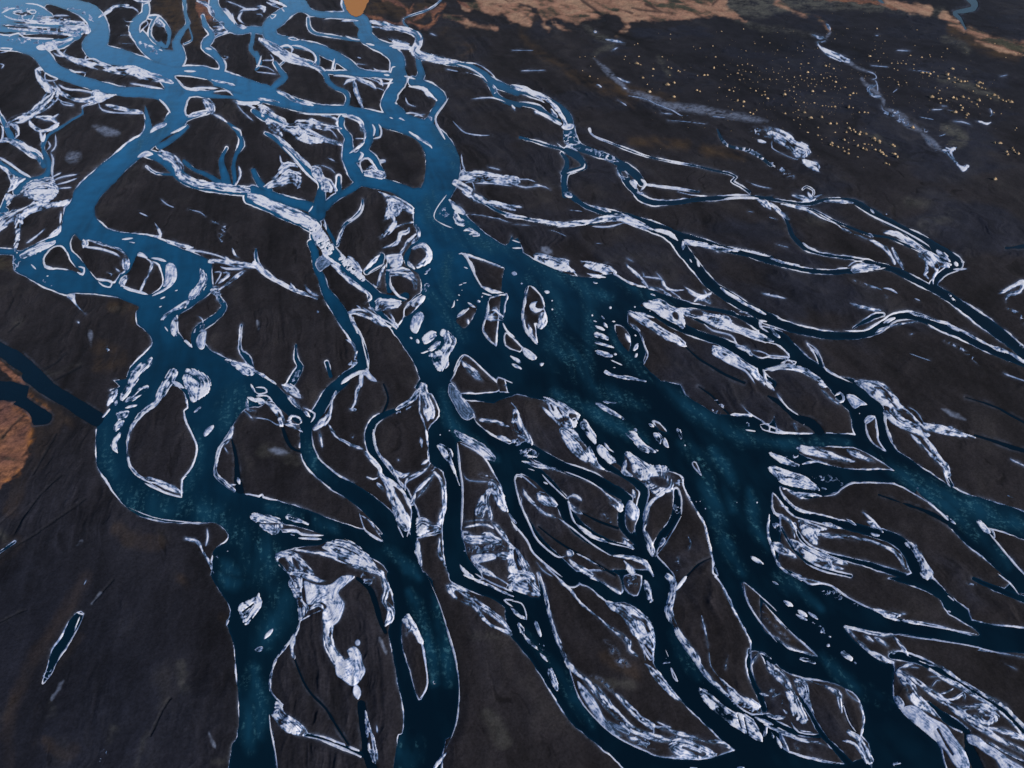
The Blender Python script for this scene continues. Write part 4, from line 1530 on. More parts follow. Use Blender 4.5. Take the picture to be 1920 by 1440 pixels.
Z 30: 110,170 220,250 240,350 210,500
Z 30: 130,660 60,720 -40,780
Z 26: 100,0 250,110 350,190
N 60: 120,0 260,120 420,220 560,320
N 200: 400,260 300,400 250,560
N 120: 180,600 130,850 80,950
G 12: 640,870 450,1000 280,1120 100,1230 -20,1330
G 12: 460,690 300,840 180,1000 100,1140
G 12: 420,380 250,680
N 120: 900,1100 1000,1180 1180,1200
Y 50: 0,1120 40,1160
N 120: -40,1300 120,1200
@480,720
Y 90: 60,500 200,530 300,580
@0,1080
N 100: 650,0 450,350 280,600 150,850 60,1150 80,1440
N 60: 590,460 480,600 400,700
N 60: 300,980 260,1250
Y 70: 385,980 390,1070
Y 80: 1365,680 1385,840
Y 50: 860,1150 820,1230
Y 30: 1250,940 1180,1060 1060,1300 1030,1440
G 14: 1280,920 1220,1010 1130,1200
N 80: 560,1300 500,1360 350,1250
N 60: 1360,30 1400,60
N 60: 1680,310
Y 40: 1600,1400 1700,1390 1740,1300
Y 6: 0,360 150,280
G 10: 0,350 150,275 200,260
G 10: 850,30 700,200
@480,1080
Y 120: 1750,1050 1850,1250
Y 60: 1620,450 1800,460
@960,1080
Y 60: 600,800 900,820
N 100: 700,620 950,740
@1440,1080
N 40: 0,280 180,480
@0,0
D 90: 1280,780 1200,950 1000,1150
@480,0
D 60: 1330,980 1420,1050 1480,1150 1530,1260
D 50: 1480,1200 1500,1300 1440,1400
D 30: 1050,500 1060,620
@480,360
D 90: 1330,0 1300,150 1330,260
D 70: 1290,180 1400,280 1550,340 1750,400 1940,450
D 40: 1520,180 1700,340
@960,360
D 70: 0,470 200,560 400,640 540,720
D 60: 480,640 560,760 590,860 590,1100 560,1300 600,1440
D 50: 600,740 740,800
D 46: 760,1020 800,1160 900,1280 1020,1400 1120,1460
D 140: 300,1100 420,1250 560,1400
@0,720
D 160: 1800,60 1700,300
D 70: 1470,350 1480,480 1440,640 1400,780
D 150: 900,800 1100,920 1350,950
D 130: 1380,880 1560,970 1720,1080 1900,1200
D 60: 800,350 800,560 860,700
@480,720
D 200: -40,1180 40,1280 60,1460
D 60: 380,440 440,600 580,720
D 60: 980,1240 1100,1330 1220,1450
@960,720
D 90: 1140,10 1250,100 1400,200 1550,290 1700,390 1900,430
D 70: 600,10 760,80 1000,160
D 80: 1280,450 1430,600 1480,800 1550,1000 1620,1200 1720,1420
D 50: 1780,800 1830,1080 1920,1250
@1440,720
D 60: 0,430 250,445 600,450
D 60: 780,500 950,640 1150,720 1350,850
D 130: 1300,800 1450,880 1650,980 1900,1060
D 60: 1700,1230 1800,1380
@0,1080
D 100: 1900,700 1850,1000 1880,1300
@480,1080
D 130: 60,60 180,180 60,500
D 80: 20,780 20,1200
D 70: 1340,150 1420,500 1450,800
D 150: 1150,1200 1100,1440
@1440,1080
D 60: 60,-20 220,150
D 60: 400,600 650,820 900,960
D 50: 100,0 400,250
@0,720
D 60: 1660,1330 1780,1420
@0,1080
D 60: 1640,0 1760,60 1860,40
@480,360
D 60: 1250,700 1400,860 1560,1100
D 50: 1440,480 1420,700 1500,950
@960,360
D 60: 100,640 300,760 330,980 260,1150
D 70: 800,640 1000,760 1200,830
@960,720
D 60: 300,60 560,180 800,330 1000,420
D 70: 1500,500 1620,700 1650,950
@480,720
D 60: 100,920 300,990 600,1100
D 50: 1400,60 1440,260 1600,420 1800,560
@480,1080
D 60: 1150,120 1280,420 1340,800
@960,1080
D 60: 100,420 330,700 600,1120
D 60: 1200,420 1400,760
@1440,720
D 60: 900,600 1200,820 1500,1060 1700,1280
'''
MOUNDS='''@960,0
625,240,5 620,430,4 935,483,14 962,490,6 950,430,6 1057,524,9 1170,510,9 1192,517,8 1245,538,7 1258,545,7 980,590,10 1053,575,6 1165,640,14 1215,628,14 1030,695,12 1213,732,12 1182,570,6 1014,638,6 582,577,7 642,594,5 590,500,4 528,535,4 508,433,5 548,428,4 1125,430,6 1388,575,8 1440,570,9 1465,568,7 1513,517,12 1385,683,9 1407,692,8 1525,432,6 1360,355,6 1375,375,5 1187,262,5 1187,298,4 942,332,5 918,340,4 1570,240,6 1735,222,5 1875,283,6 1752,387,6 1588,493,6 1690,495,5 1725,490,5 1765,485,5 1800,497,5 1690,555,8 1720,567,8 1750,540,7 1790,545,7 1705,603,6 1735,595,6 1855,570,5 1565,603,5 1616,578,5 1553,660,6 1627,680,8 1660,690,6 1608,727,5 1785,665,6 1827,686,8 1872,720,8 1895,717,8 1915,745,9 1893,692,7 1690,762,12 1735,770,10 1732,802,8 1783,850,8 1807,860,9 1830,832,10 1650,828,6 1410,365,5 1290,530,4 1505,350,6 1540,755,4 1840,620,5 1670,660,5 840,450,5 848,428,5 1880,600,5 1905,520,5 1820,330,5 1640,560,4 1780,600,5 1700,530,5
@1440,0
122,715,12 332,690,10 418,690,8 265,775,8 270,850,12 318,888,12 400,885,12 125,858,9 185,848,6 222,887,6 210,715,6 195,745,5 205,770,6 225,830,6 100,790,5 295,550,8 240,515,5 245,485,6 300,480,6 330,515,5 430,500,9 455,505,6 490,520,7 460,488,5 395,565,6 345,600,7 325,600,6 290,590,6 250,600,6 195,585,7 240,573,5 60,600,6 10,600,7 75,555,6 40,547,6 415,590,7 400,615,6 440,590,6 465,580,6 505,620,8 480,610,6 360,640,7 320,630,6 270,610,6 190,660,6 500,655,6 575,660,7 505,580,5 610,720,10 635,705,9 660,708,8 610,745,7 603,810,14 635,815,7 680,850,9 720,850,8 745,852,8 498,806,9 475,805,6 450,805,6 430,800,5 405,800,6 345,778,7 465,935,12 510,935,11 590,928,7 372,962,8 295,998,7 370,1020,7 400,1050,5 240,940,5 190,905,6 605,970,12 620,985,8 585,998,10 640,980,8 650,995,8 690,997,9 730,1010,12 680,1015,12 500,998,6 568,1055,9 640,1058,6 600,1075,6 790,1045,14 800,1060,9 830,1065,10 835,1078,8 475,1080,12 478,1098,12 465,1090,9 520,1108,12 560,1115,7 600,1125,9 600,1158,14 570,1140,9 670,1100,12 720,1085,7 750,1090,8 775,1095,7 730,1130,16 710,1120,9 800,1130,12 835,1140,12 850,1150,12 862,1162,9 880,1175,10 930,1095,12 945,1105,9 930,1160,7 945,1165,10 965,1185,14 670,1182,6 880,1230,10 905,1240,10 1080,967,14 1698,1352,16 1695,1078,10 1735,1080,12 1785,1145,10 1795,1165,12 1835,1130,12 1850,1145,8 1872,1158,12 1830,1115,8 970,620,8 975,640,8 1035,625,6 910,585,5 945,603,5 1150,437,7 1065,420,7 1115,228,5 815,220,7 1100,345,5 875,313,5 760,428,8 825,462,7 925,480,6 970,480,7 995,480,7 1030,485,7 1090,490,7 970,532,6 945,520,5 1155,550,9 1185,550,8 1210,560,9 1240,545,7 1270,575,7 1205,575,7 1340,570,14 1350,560,8 1380,522,10 1480,523,7 1340,370,8 1695,332,7 1395,590,8 1420,605,9 1440,620,12 1470,620,9 1490,618,7 1395,622,8 1350,598,9 1580,630,16 1605,635,9 1570,655,14 1600,665,10 1625,672,9 1535,690,7 1560,645,7 1690,720,12 1665,745,9 1755,755,12 1780,765,9 1820,770,14 1800,755,9 1725,740,8 1720,725,7 1225,733,14 1275,748,8 1295,745,8 1335,760,9 1290,778,7 1385,740,12 1405,750,12 1455,735,14 1500,745,9 1520,770,8 1575,760,14 1560,790,9 1570,805,7 1440,795,8 1455,815,9 1450,830,7 1485,870,12 1495,858,9 1480,890,9 1400,850,14 1375,845,9 1273,705,6 1250,665,7 1280,685,8 1340,665,6 1130,655,5 1090,520,5 1010,460,5 1215,430,7 1210,415,5 1300,430,5 1850,410,6 1880,410,6 1780,435,6 1910,420,5 1640,720,6 1690,850,6 1745,860,6 1860,965,7 1850,980,5 865,405,6 800,375,5 500,295,5 590,218,5 370,365,5 258,350,6 255,390,5 220,365,5 135,440,5 150,470,5 155,520,5 105,580,5 140,600,5 12,325,5 70,380,5 190,690,5 160,685,5 125,685,5 540,670,6 300,650,5 350,655,5 150,615,5 225,640,5
'''
# ---------------------------------------------------------------- survey grid (finer near the drone, coarser outside the mapped area)
STEP=1.2
def axis(a,b,lo,hi):
    core=np.arange(a,b+STEP,STEP); out=[];s=STEP;v=core[-1]
    while v<hi: s=min(s*1.25,30); v+=s; out.append(v)
    inn=[];s=STEP;v=core[0]
    while v>lo: s=min(s*1.25,30 if lo<-250 else 8); v-=s; inn.append(v)
    return np.array(inn[::-1]+list(core)+out)
GX=axis(-24,1944,-420,2340); GY=axis(-14,1454,-150,1740)
NX,NY=len(GX),len(GY)
PX,PY=np.meshgrid(GX,GY)
WX,WY=ground_xy(PX,PY)
WX=WX.astype(np.float32); WY=WY.astype(np.float32)
PXf=PX.astype(np.float32); PYf=PY.astype(np.float32)
LAT=RNG.rand(256,256).astype(np.float32)*2-1
def vnoise(x,y,seed=0):
    x=x+seed*17.31; y=y+seed*9.77
    xi=np.floor(x); yi=np.floor(y); fx=(x-xi).astype(np.float32); fy=(y-yi).astype(np.float32)
    xi=xi.astype(np.int64)&255; yi=yi.astype(np.int64)&255; x1=(xi+1)&255; y1=(yi+1)&255
    fx=fx*fx*(3-2*fx); fy=fy*fy*(3-2*fy)
    a=LAT[yi,xi]; b=LAT[yi,x1]; c=LAT[y1,xi]; d=LAT[y1,x1]
    return (a*(1-fx)+b*fx)*(1-fy)+(c*(1-fx)+d*fx)*fy
def fbm(x,y,o=4,seed=0,g=.5):
    s=0;a=1;t=0
    for i in range(o):
        s=s+a*vnoise(x*2**i,y*2**i,seed+i*3); t+=a; a*=g
    return s/t
def ridge(x,y,o=3,seed=0):
    s=0;a=1;t=0
    for i in range(o):
        s=s+a*(1-np.abs(vnoise(x*2**i,y*2**i,seed+i*5))*2.2); t+=a; a*=.55
    return s/t
BIG=np.float32(1e3)
sdW=np.full((NY,NX),-60,np.float32)      # >0 in water, measured in map pixels
sdB=np.full((NY,NX),-60,np.float32)
ice=np.full((NY,NX),-8,np.float32); white=np.ones((NY,NX),np.float32); ice_id=np.zeros((NY,NX),np.int32)
water_tint=np.zeros((NY,NX),np.float32); frost=np.zeros((NY,NX),np.float32)
tint={k:np.zeros((NY,NX),np.float32) for k in 'ORNYGEZK'}
def sm(x,a,b):
    t=np.clip((x-a)/(b-a),0,1); return t*t*(3-2*t)
def parse():
    ox=oy=0
    for l in TRACE.split('\n'):
        l=l.strip()
        if not l: continue
        if l[0]=='@': ox,oy=map(float,l[1:].split(',')); continue
        h,_,b=l.partition(':')
        m=re.match(r'^(P?)([A-Z])(?:\*(\d+))?(?: (\d+))?$',h)
        dw=float(m.group(4) or 12)/4
        pts=[]
        for p in b.split():
            v=[float(q) for q in p.split(',')]
            pts.append((v[0]/4+ox,v[1]/4+oy,(v[2]/4 if len(v)>2 else dw)))
        yield m.group(1),m.group(2),int(m.group(3) or 0),pts
def smooth(pts,closed):
    n=len(pts)
    if n<3: return pts
    out=[]
    P=np.array(pts)
    rng=range(n if closed else n-1)
    for i in rng:
        if closed: p0,p1,p2,p3=P[i-1],P[i],P[(i+1)%n],P[(i+2)%n]
        else: p0,p1,p2,p3=P[max(i-1,0)],P[i],P[i+1],P[min(i+2,n-1)]
        k=3 if np.hypot(*(p2-p1)[:2])>14 else 2
        for j in range(k):
            t=j/k
            q=.5*((2*p1)+(p2-p0)*t+(2*p0-5*p1+4*p2-p3)*t*t+(3*p1-p0-3*p2+p3)*t**3)
            q[2]=max(q[2],.4); out.append(tuple(q))
    if not closed: out.append(tuple(P[-1]))
    return out
def outward(pts,poly):
    o=[]
    for i,(x,y,w) in enumerate(pts):
        e=not poly and i in (0,len(pts)-1)
        if poly:
            if x<-2: x-=330
            if x>1922: x+=330
            if y>1442: y+=230
            if y<-2: y-=60
        o.append((x,y,w))
    if not poly and len(o)>1:
        for a,b,end in ((0,1,0),(-1,-2,1)):
            x,y,w=o[a]; x2,y2,_=o[b]
            if x<-2 or x>1922 or y>1442 or y<-4:
                L=math.hypot(x-x2,y-y2)+1e-6; k=(50 if y<-2 else 420)
                q=(x+(x-x2)/L*k,y+(y-y2)/L*k,w*(1 if y>-2 else .6))
                if end: o.append(q)
                else: o.insert(0,q)
    return o
def window(pts,pad):
    xs=[p[0] for p in pts]; ys=[p[1] for p in pts]
    x0,x1=np.searchsorted(GX,[min(xs)-pad,max(xs)+pad]); y0,y1=np.searchsorted(GY,[min(ys)-pad,max(ys)+pad])
    return slice(max(y0-1,0),min(y1+1,NY)),slice(max(x0-1,0),min(x1+1,NX))
def stroke_sd(pts,W,field,pad,ST=None):
    """union of the stroke into field (window W); ST optionally receives along / across coordinates"""
    run=0.0
    for (ax,ay,aw),(bx,by,bw) in zip(pts[:-1],pts[1:]):
        w=window([(ax,ay),(bx,by)],max(aw,bw)/2+pad)
        X=PXf[w]; Y=PYf[w]; dx,dy=bx-ax,by-ay; L=dx*dx+dy*dy+1e-6; Ls=math.sqrt(L)
        if X.size:
            t=np.clip(((X-ax)*dx+(Y-ay)*dy)/L,0,1)
            d=(aw+(bw-aw)*t)/2-np.sqrt((X-ax-t*dx)**2+(Y-ay-t*dy)**2)
            sl=(slice(w[0].start-W[0].start,w[0].stop-W[0].start),slice(w[1].start-W[1].start,w[1].stop-W[1].start))
            ff=field[sl]
            if ST is not None:
                m=d>ff; cr=((X-ax)*dy-(Y-ay)*dx)/Ls
                ST[0][sl]=np.where(m,run+t*Ls,ST[0][sl]); ST[1][sl]=np.where(m,cr,ST[1][sl])
            np.maximum(ff,d,out=ff)
        run+=Ls
def poly_sd(pts,W):
    X=PXf[W]; Y=PYf[W]; d=np.full(X.shape,1e6,np.float32); ins=np.zeros(X.shape,bool)
    n=len(pts)
    for i in range(n):
        ax,ay,_=pts[i]; bx,by,_=pts[(i+1)%n]
        dx,dy=bx-ax,by-ay; L=dx*dx+dy*dy+1e-6
        t=np.clip(((X-ax)*dx+(Y-ay)*dy)/L,0,1)
        np.minimum(d,(X-ax-t*dx)**2+(Y-ay-t*dy)**2,out=d)
        if ay!=by:
            c=((Y<ay)!=(Y<by))&(X<(bx-ax)*(Y-ay)/(by-ay)+ax); ins^=c
    d=np.sqrt(d); return np.where(ins,d,-d)
wob=fbm(PXf/15,PYf/13,3,11)*2.0+fbm(PXf/4.5,PYf/3.7,2,12)*.35   # natural raggedness of every traced edge
k_idx=0
for poly,T,hid,pts in parse():
    k_idx+=1
    EXPL=len({p[2] for p in pts})>1
    if T in 'WLBR' or (T=='Y' and poly): pts=outward(pts,bool(poly))
    if len(pts)==1: pts=pts+[(pts[0][0]+.5,pts[0][1]+.3,pts[0][2])]
    pts=smooth(pts,bool(poly))
    if not poly and T in 'IFVTBD' and not EXPL and len(pts)>1:
        L=[0]
        for a_,b_ in zip(pts[:-1],pts[1:]): L.append(L[-1]+math.hypot(b_[0]-a_[0],b_[1]-a_[1]))
        tl=L[-1]+1e-6
        if len(pts)<6:       # resample short flecks so that they can taper
            P=np.array(pts); q=np.linspace(0,tl,7); pts=[tuple(np.interp(v,L,P[:,i]) for i in range(3)) for v in q]; L=list(q)
        ws=pts[0][2]; td=max(min(tl*.5,ws*2.6),tl*.18)
        pts=[(p[0],p[1],p[2]*1.12*(.22+.78*math.sin(min(1,min(l_,tl-l_)/td)*math.pi/2))) for p,l_ in zip(pts,L)]
    pad={'W':26,'L':26,'B':26}.get(T,7 if T in 'IFVCX' else 14)
    hw=0 if poly else max(p[2] for p in pts)/2
    Wd=window(pts,pad+hw*1.3+1)
    if PXf[Wd].size==0: continue
    if poly: f=poly_sd(pts,Wd)
    else:
        f=np.full(PXf[Wd].shape,-60,np.float32); ST=None
        if T in 'IFVC': ST=[np.zeros(f.shape,np.float32),np.zeros(f.shape,np.float32)]
        stroke_sd(pts,Wd,f,pad+hw*.2,ST)
    wb=wob[Wd]
    if T in 'WLB':
        amp=1.0 if (poly or hw>4) else .45
        f=f+wb*.75*amp
    if T=='W': np.maximum(sdW[Wd],f,out=sdW[Wd])
    elif T=='B': np.maximum(sdB[Wd],f,out=sdB[Wd])
    elif T=='L':
        sdW[Wd]=np.minimum(sdW[Wd],-f); 
    elif T=='X': ice[Wd]=np.minimum(ice[Wd],-(f+wb*.4))
    elif T in 'IFVC' or (T=='T' and poly):
        X=PXf[Wd]; Y=PYf[Wd]
        P=np.array(pts)[:,:2]; c=P.mean(0); u,s,vt=np.linalg.svd(P-c); ax=vt[0]
        long=float(s[0]/(s[1]+1e-3))
        a=(X-c[0])*ax[0]+(Y-c[1])*ax[1]; b=-(X-c[0])*ax[1]+(Y-c[1])*ax[0]
        if not poly and ST is not None: a,b=ST
        kk=k_idx%37
        if poly: b=b+np.maximum(f,0)*.9
        wx=fbm(X/26,Y/20,3,kk)*7.0; wp=fbm(X/22,Y/18,3,kk+5)*6.0
        st=fbm((a+wx)/19,(b+wp*.7)/3.0,4,k_idx%17)           # streaks that follow the patch
        bl=fbm((X+wp)/9,(Y+wx)/6.5,3,3+k_idx%23)
        mb=np.sin(9*fbm((a+wx)/24,(b+wp)/9,3,kk+9)+1.2*np.clip(f,-2,40)+1.5*bl)  # marbling where sheets froze over one another
        if T=='I': g=f+wb*.3; wv=.88+.25*st
        elif T=='F':
            th=min(hw*2 if not poly else 12,14)
            g=f+wb*.8+st*(1.9 if not poly else 2.8)*min(th/4,1.2)
            hole=(st*.9+bl*.5+.16*mb+.34)*7
            e=np.clip((f-.9)/2.5,0,1)                       # keep the frozen rim whole
            g=np.where(th>4.0, np.minimum(g, hole+(1-e)*2.2), g)
            wv=np.clip(.66+1.5*st+.85*bl+.26*mb,.03,1.12)
            wv=np.where(f<.8,np.maximum(wv,.55+.5*bl),wv)
        elif T=='V':
            rd=ridge((X+wp*1.2)/8.5,(Y+wx)/6.2,3,k_idx%19)
            g=np.minimum(f+wb*1.2+st*2,(rd-.40)*7); wv=np.clip(.52+.7*bl+.15*mb,.1,1)
        elif T=='C':
            g=np.minimum(f+wb*1.0,(vnoise(X/1.9,Y/1.7,5)*.6+vnoise(X/3.6,Y/3.1,9)*.6+.34)*5); wv=np.clip(.95+.5*bl,.4,1)
        else:
            g=f+wb*.5; wv=np.clip(.25+.5*np.maximum(st,0)+.12*mb,0,1)
            wv=np.where(f<1.2,.8,wv)
        if T=='I' and poly: wv=np.clip(.84+.8*st+.5*bl+.14*mb,.25,1)
        m=g>ice[Wd]
        np.maximum(ice[Wd],g,out=ice[Wd]); mm=m&(g>-.6)
        white[Wd]=np.where(mm,wv,white[Wd])
        if hid: ice_id[Wd]=np.where((f>-1.5),hid,ice_id[Wd])
    elif T=='D': hw*=1.0; water_tint[Wd]=np.maximum(water_tint[Wd],sm(f+wb*2,-hw*.9-6,hw*1.1)*min(1,.55+hw/60))
    elif T=='T': frost[Wd]=np.maximum(frost[Wd],sm(f+wb*1.5,-3,max(hw*.8,2)))
    elif T in tint:
        soft=2.5 if T in 'KGEO' else (6 if poly else 8)
        tt=tint[T]
        edge=wb*(2.5 if T not in 'KG' else .6)
        tt[Wd]=np.maximum(tt[Wd],sm(f+edge,-soft,soft if T!='G' else 1.6))
# ---------------------------------------------------------------- combine the surveyed fields
mpp=(H/(math.sin(PITCH)-(CY-PYf)/FPX*math.cos(PITCH))/FPX).astype(np.float32)
water=np.maximum(sdW,sdB)
pond_m=tint['K']
near=sm(PYf,0,1440)
rn=fbm(PXf/38,PYf/30,3,31); rn2=fbm(PXf/7,PYf/6,2,33)
rn3=fbm(PXf/80,PYf/60,2,35)
rimw=np.clip(.42+.32*near+rn*1.9+rn2*.2+rn3*.8-.04,-.5,2.1)
rimw=rimw*sm(PYf,-40,10)
rim=rimw-np.abs(water+.25)
rim=np.where(sdB>-3.5,np.minimum(rim,-(sdB+3.5)+.0),rim)
rim=np.where(pond_m>.2,-8,rim)
m=rim>ice
white=np.where(m&(rim>-.6),np.clip(.60+.4*rn2+.9*rn,.25,.95),white)
ice=np.maximum(ice,rim)
ice_id=np.where(m&(rim>-.4),0,ice_id)
inside=(PXf>-30)&(PXf<1950)&(PYf>-20)&(PYf<1460)
# drainage grain of the outwash plain: fans out from the glacier side
ang=np.arctan2(PXf-500,PYf+300); rad=np.sqrt((PXf-500)**2+(PYf+300)**2)
wv1=fbm(WX/60,WY/60,3,41)
gr=fbm(ang*26+wv1*.9,rad/150,4,42); gr2=fbm(ang*90+wv1*1.6,rad/90,3,47)
br=fbm(WX/75,WY/75,4,51); br2=fbm(WX/17,WY/17,4,52); fine=fbm(WX/3.2,WY/3.2,3,53)
land=-water                                   # >0 on land, px
lm=land*mpp
# heights in metres: banks cut down to the water, low undulating bars above it
rdg=ridge(ang*42+wv1*2.4+br2*.5,rad/110,3,81)
gmask=sm(br+.6*fbm(WX/30,WY/40,3,83),-.1,.35)
bank=np.where(lm>0, .10+.35*(1-np.exp(-np.maximum(lm,0)/2.0))-.10*np.exp(-np.maximum(lm,0)/.25), lm*.5)
bank=np.where(lm>0,bank,np.maximum(lm*.5,-1.6))
up=sm(lm,.5,5)
gul=tint['G']
rill=sm(rdg+.5*gr2,.62,.95)*sm(gr+.5*br,-.15,.25)*up
hgt=bank-.16*rill*up+up*((.45*gr+.5*br+.3)*.6+.36*br2+.08*fine+(.30*gr2+.60*(rdg-.3))*gmask)
hgt=np.where(lm>0,np.maximum(hgt,.06*np.clip(lm/.3,0,1)+.001),hgt)
hgt=hgt-up*gul*.35
reg_top=np.maximum(tint['R'],tint['O'])
hgt=hgt+up*reg_top*(1.6*br2+1.0*fine*.5)*.35*sm(np.abs(br2)+.4,0,1)
hgt=np.where(lm>0,np.maximum(hgt,.02*np.clip(lm/.1,0,1)),hgt).astype(np.float32)
hgt=(hgt*(1-pond_m)+.15*pond_m).astype(np.float32)
# ground colours (albedo)
def mix(a,b,t): return a*(1-t[...,None])+np.array(b,np.float32)*t[...,None]
base=np.empty((NY,NX,3),np.float32); base[:]=(.0315,.0272,.0305)
cool=np.clip(sm(PYf,450,1400)*sm(-PXf,-900,0)*1.1+.8*sm(br+.3*gr,.0,.4)*sm(PXf,300,1500)+.6*sm(PXf,1000,1500)*sm(-PYf,-420,-100)+.12,0,1)
base=mix(base,(.0215,.0235,.037),cool*.95)
ln=sm(ridge(ang*85+wv1*1.8+.4*br2,rad/170,3,91),.55,.9)*sm(br-.3*gr,-.2,.3)*up
base=base*.72*(1+.30*br+.55*gr+.12*br2+.26*gr2+.12*fine-.60*rill+.42*ln+.26*(rdg-.35)*up*gmask)[...,None]
lt=np.clip(gr*1.4+br2*.8-.45,0,1)*.55
base=mix(base,(.060,.054,.048),lt*.6)
base=mix(base,(.062,.040,.024),tint['N']*np.clip(.5+.6*br2+.5*gr2,0,1)*(.40+.6*sm(-PYf,-900,-400)))
base=mix(base,(.10,.098,.085),tint['Y']*np.clip(.6+.9*br2+.7*fine,0,1)*(.3+.6*sm(-PYf,-420,-200)))
hs=fbm(WX/30+WY/160,WY/70+wv1,4,61)
rc=np.empty_like(base); rc[:]=(.36,.185,.125)
rc=mix(rc,(.40,.25,.165),np.clip(hs*1.5+.2,0,1)); rc=mix(rc,(.06,.06,.04),np.clip(-hs*2.6-.1+fine*.7,0,1))
rc=rc*(1+.3*br2+.3*fine)[...,None]
e=np.clip(sm(tint['R']+.55*hs+.35*br2,.12,.95)*sm(tint['R'],0,.35),0,1)*.92
base=base*(1-e[...,None])+rc*e[...,None]
oc=np.empty_like(base); oc[:]=(.26,.115,.065); oc=mix(oc,(.15,.07,.055),np.clip(.5+1.5*br2,0,1)); oc=oc*(1+.35*fine)[...,None]
e=np.clip(tint['O']*(1.0+.8*fine),0,1); base=base*(1-e[...,None])+oc*e[...,None]
base=mix(base,(.045,.04,.03),tint['E']*np.clip(.5+fine*1.2,0,1)*.8)
base=mix(base,(.40,.15,.03),tint['Z']*np.clip(.45+1.2*fine+.5*br2,0,1)*.7)
base=mix(base,(.012,.013,.018),gul*.75)
base=mix(base,(.16,.19,.27),np.clip(frost*(.75+.7*br2+.9*fine),0,1)*.9)
wet=np.exp(-np.maximum(lm,0)/1.6)*(lm>0)
base=mix(base,(.014,.014,.017),wet*.55)
halo=np.exp(np.clip(ice,-30,0)/1.7)*(lm>0)*np.clip(.30+.9*br2+.7*fine+.5*gr2,0,1)
base=mix(base,(.13,.16,.24),halo*.75)
dry=sm(-water,2.0,5.0)
white=white*(1-dry*(1-(.30+.70*sm(ice,-.1,1.5))))
white=np.clip(white-.10*sm(PYf,300,1000)-.10*sm(PYf,700,1440)*sm(PXf,400,1300),0,1.1)  # vignette-like dimming painted into the ice toward the bottom and lower right
base=np.clip(base,.004,.8)
# sediment plumes and frazil in the water, over a broad blue gradient
up_l=np.clip(sm(-PYf,-820,0)*.85*sm(-PXf,-1500,-500)+sm(-PXf,-1200,-100)*.22*sm(-PYf,-1300,-500)-.03,0,1)  # broad gradient, bluer toward the upper left
sflow=fbm(ang*60+wv1,rad/70,3,71)
sf2=fbm(ang*230+wv1*3,rad/26,3,73); pat=fbm(WX/26,WY/26,3,75)
blue_v=np.clip(up_l*(.92+.35*sflow+.3*pat),0,1)
teal=np.clip(water_tint*(.62+.9*sflow+.45*pat)+.16*np.clip(sflow+pat+.1,0,1)+.12*sm(-PXf,-1000,-200),0,1)
teal=np.where(sdB>sdW,0,teal)*(.4+.6*sm(water,0,5))
blue_v=np.where(sdB>sdW,blue_v*.08,blue_v)
blue_v=blue_v*(.45+.55*sm(water,0,5))+.10*np.exp(-np.maximum(water,0)/1.5)*(sdB<sdW)
fraz=np.clip(water_tint*1.1*sm(sf2+.4*pat,-.12,.3)+.06*up_l,0,1)
ibody=np.clip(ice,-1.2,1.2)

# ---------------------------------------------------------------- mesh builders
def sheet(name,mask_faces,Z,mat,attrs,drop=True):
    """mesh of the grid cells in mask_faces, shared vertices; attrs: name -> (NY,NX) or (NY,NX,3)"""
    fy,fx=np.nonzero(mask_faces)
    a=fy*NX+fx; quads=np.stack([a+NX,a+NX+1,a+1,a],1)
    used=np.zeros(NX*NY,bool); used[quads.ravel()]=True
    remap=np.cumsum(used)-1; q=remap[quads].astype(np.int32); sel=np.nonzero(used)[0]
    co=np.stack([WX.ravel()[sel],WY.ravel()[sel],Z.ravel()[sel]],1).astype(np.float32)
    me=bpy.data.meshes.new(name); me.vertices.add(len(co)); me.vertices.foreach_set('co',co.ravel())
    me.loops.add(q.size); me.loops.foreach_set('vertex_index',q.ravel())
    me.polygons.add(len(q)); me.polygons.foreach_set('loop_start',np.arange(0,q.size,4,dtype=np.int32))
    me.polygons.foreach_set('use_smooth',np.ones(len(q),bool))
    me.update(calc_edges=True)
    for k,v in attrs.items():
        if v.ndim==3:
            at=me.color_attributes.new(k,'FLOAT_COLOR','POINT'); cc=np.ones((len(sel),4),np.float32); cc[:,:3]=v.reshape(-1,3)[sel]
            at.data.foreach_set('color',cc.ravel())
        else:
            at=me.attributes.new(k,'FLOAT','POINT'); at.data.foreach_set('value',v.ravel()[sel].astype(np.float32))
    o=bpy.data.objects.new(name,me); me.materials.append(mat); C.objects.link(o); return o
def cells(f,op=np.maximum): return op(op(f[:-1,:-1],f[1:,:-1]),op(f[:-1,1:],f[1:,1:]))
def material(name):
    m=bpy.data.materials.new(name); m.use_nodes=True; nt=m.node_tree; return m,nt,nt.nodes['Principled BSDF']
def node(nt,t,**kw):
    n=nt.nodes.new(t)
    for k,v in kw.items():
        if k in n.inputs: n.inputs[k].default_value=v
        else: setattr(n,k,v)
    return n
def wnoise(nt,scale,detail=6,rough=.6,stretch=None):
    g=node(nt,'ShaderNodeNewGeometry'); src=g.outputs['Position']
    if stretch:
        mp=node(nt,'ShaderNodeMapping'); mp.inputs['Scale'].default_value=stretch; nt.links.new(src,mp.inputs['Vector']); src=mp.outputs[0]
    n=node(nt,'ShaderNodeTexNoise'); n.inputs['Scale'].default_value=scale; n.inputs['Detail'].default_value=detail; n.inputs['Roughness'].default_value=rough
    nt.links.new(src,n.inputs['Vector']); return n.outputs['Fac']
def mr(nt,x,a,b,c,d):
    n=node(nt,'ShaderNodeMapRange'); n.inputs[1].default_value=a; n.inputs[2].default_value=b; n.inputs[3].default_value=c; n.inputs[4].default_value=d
    nt.links.new(x,n.inputs[0]); return n.outputs[0]
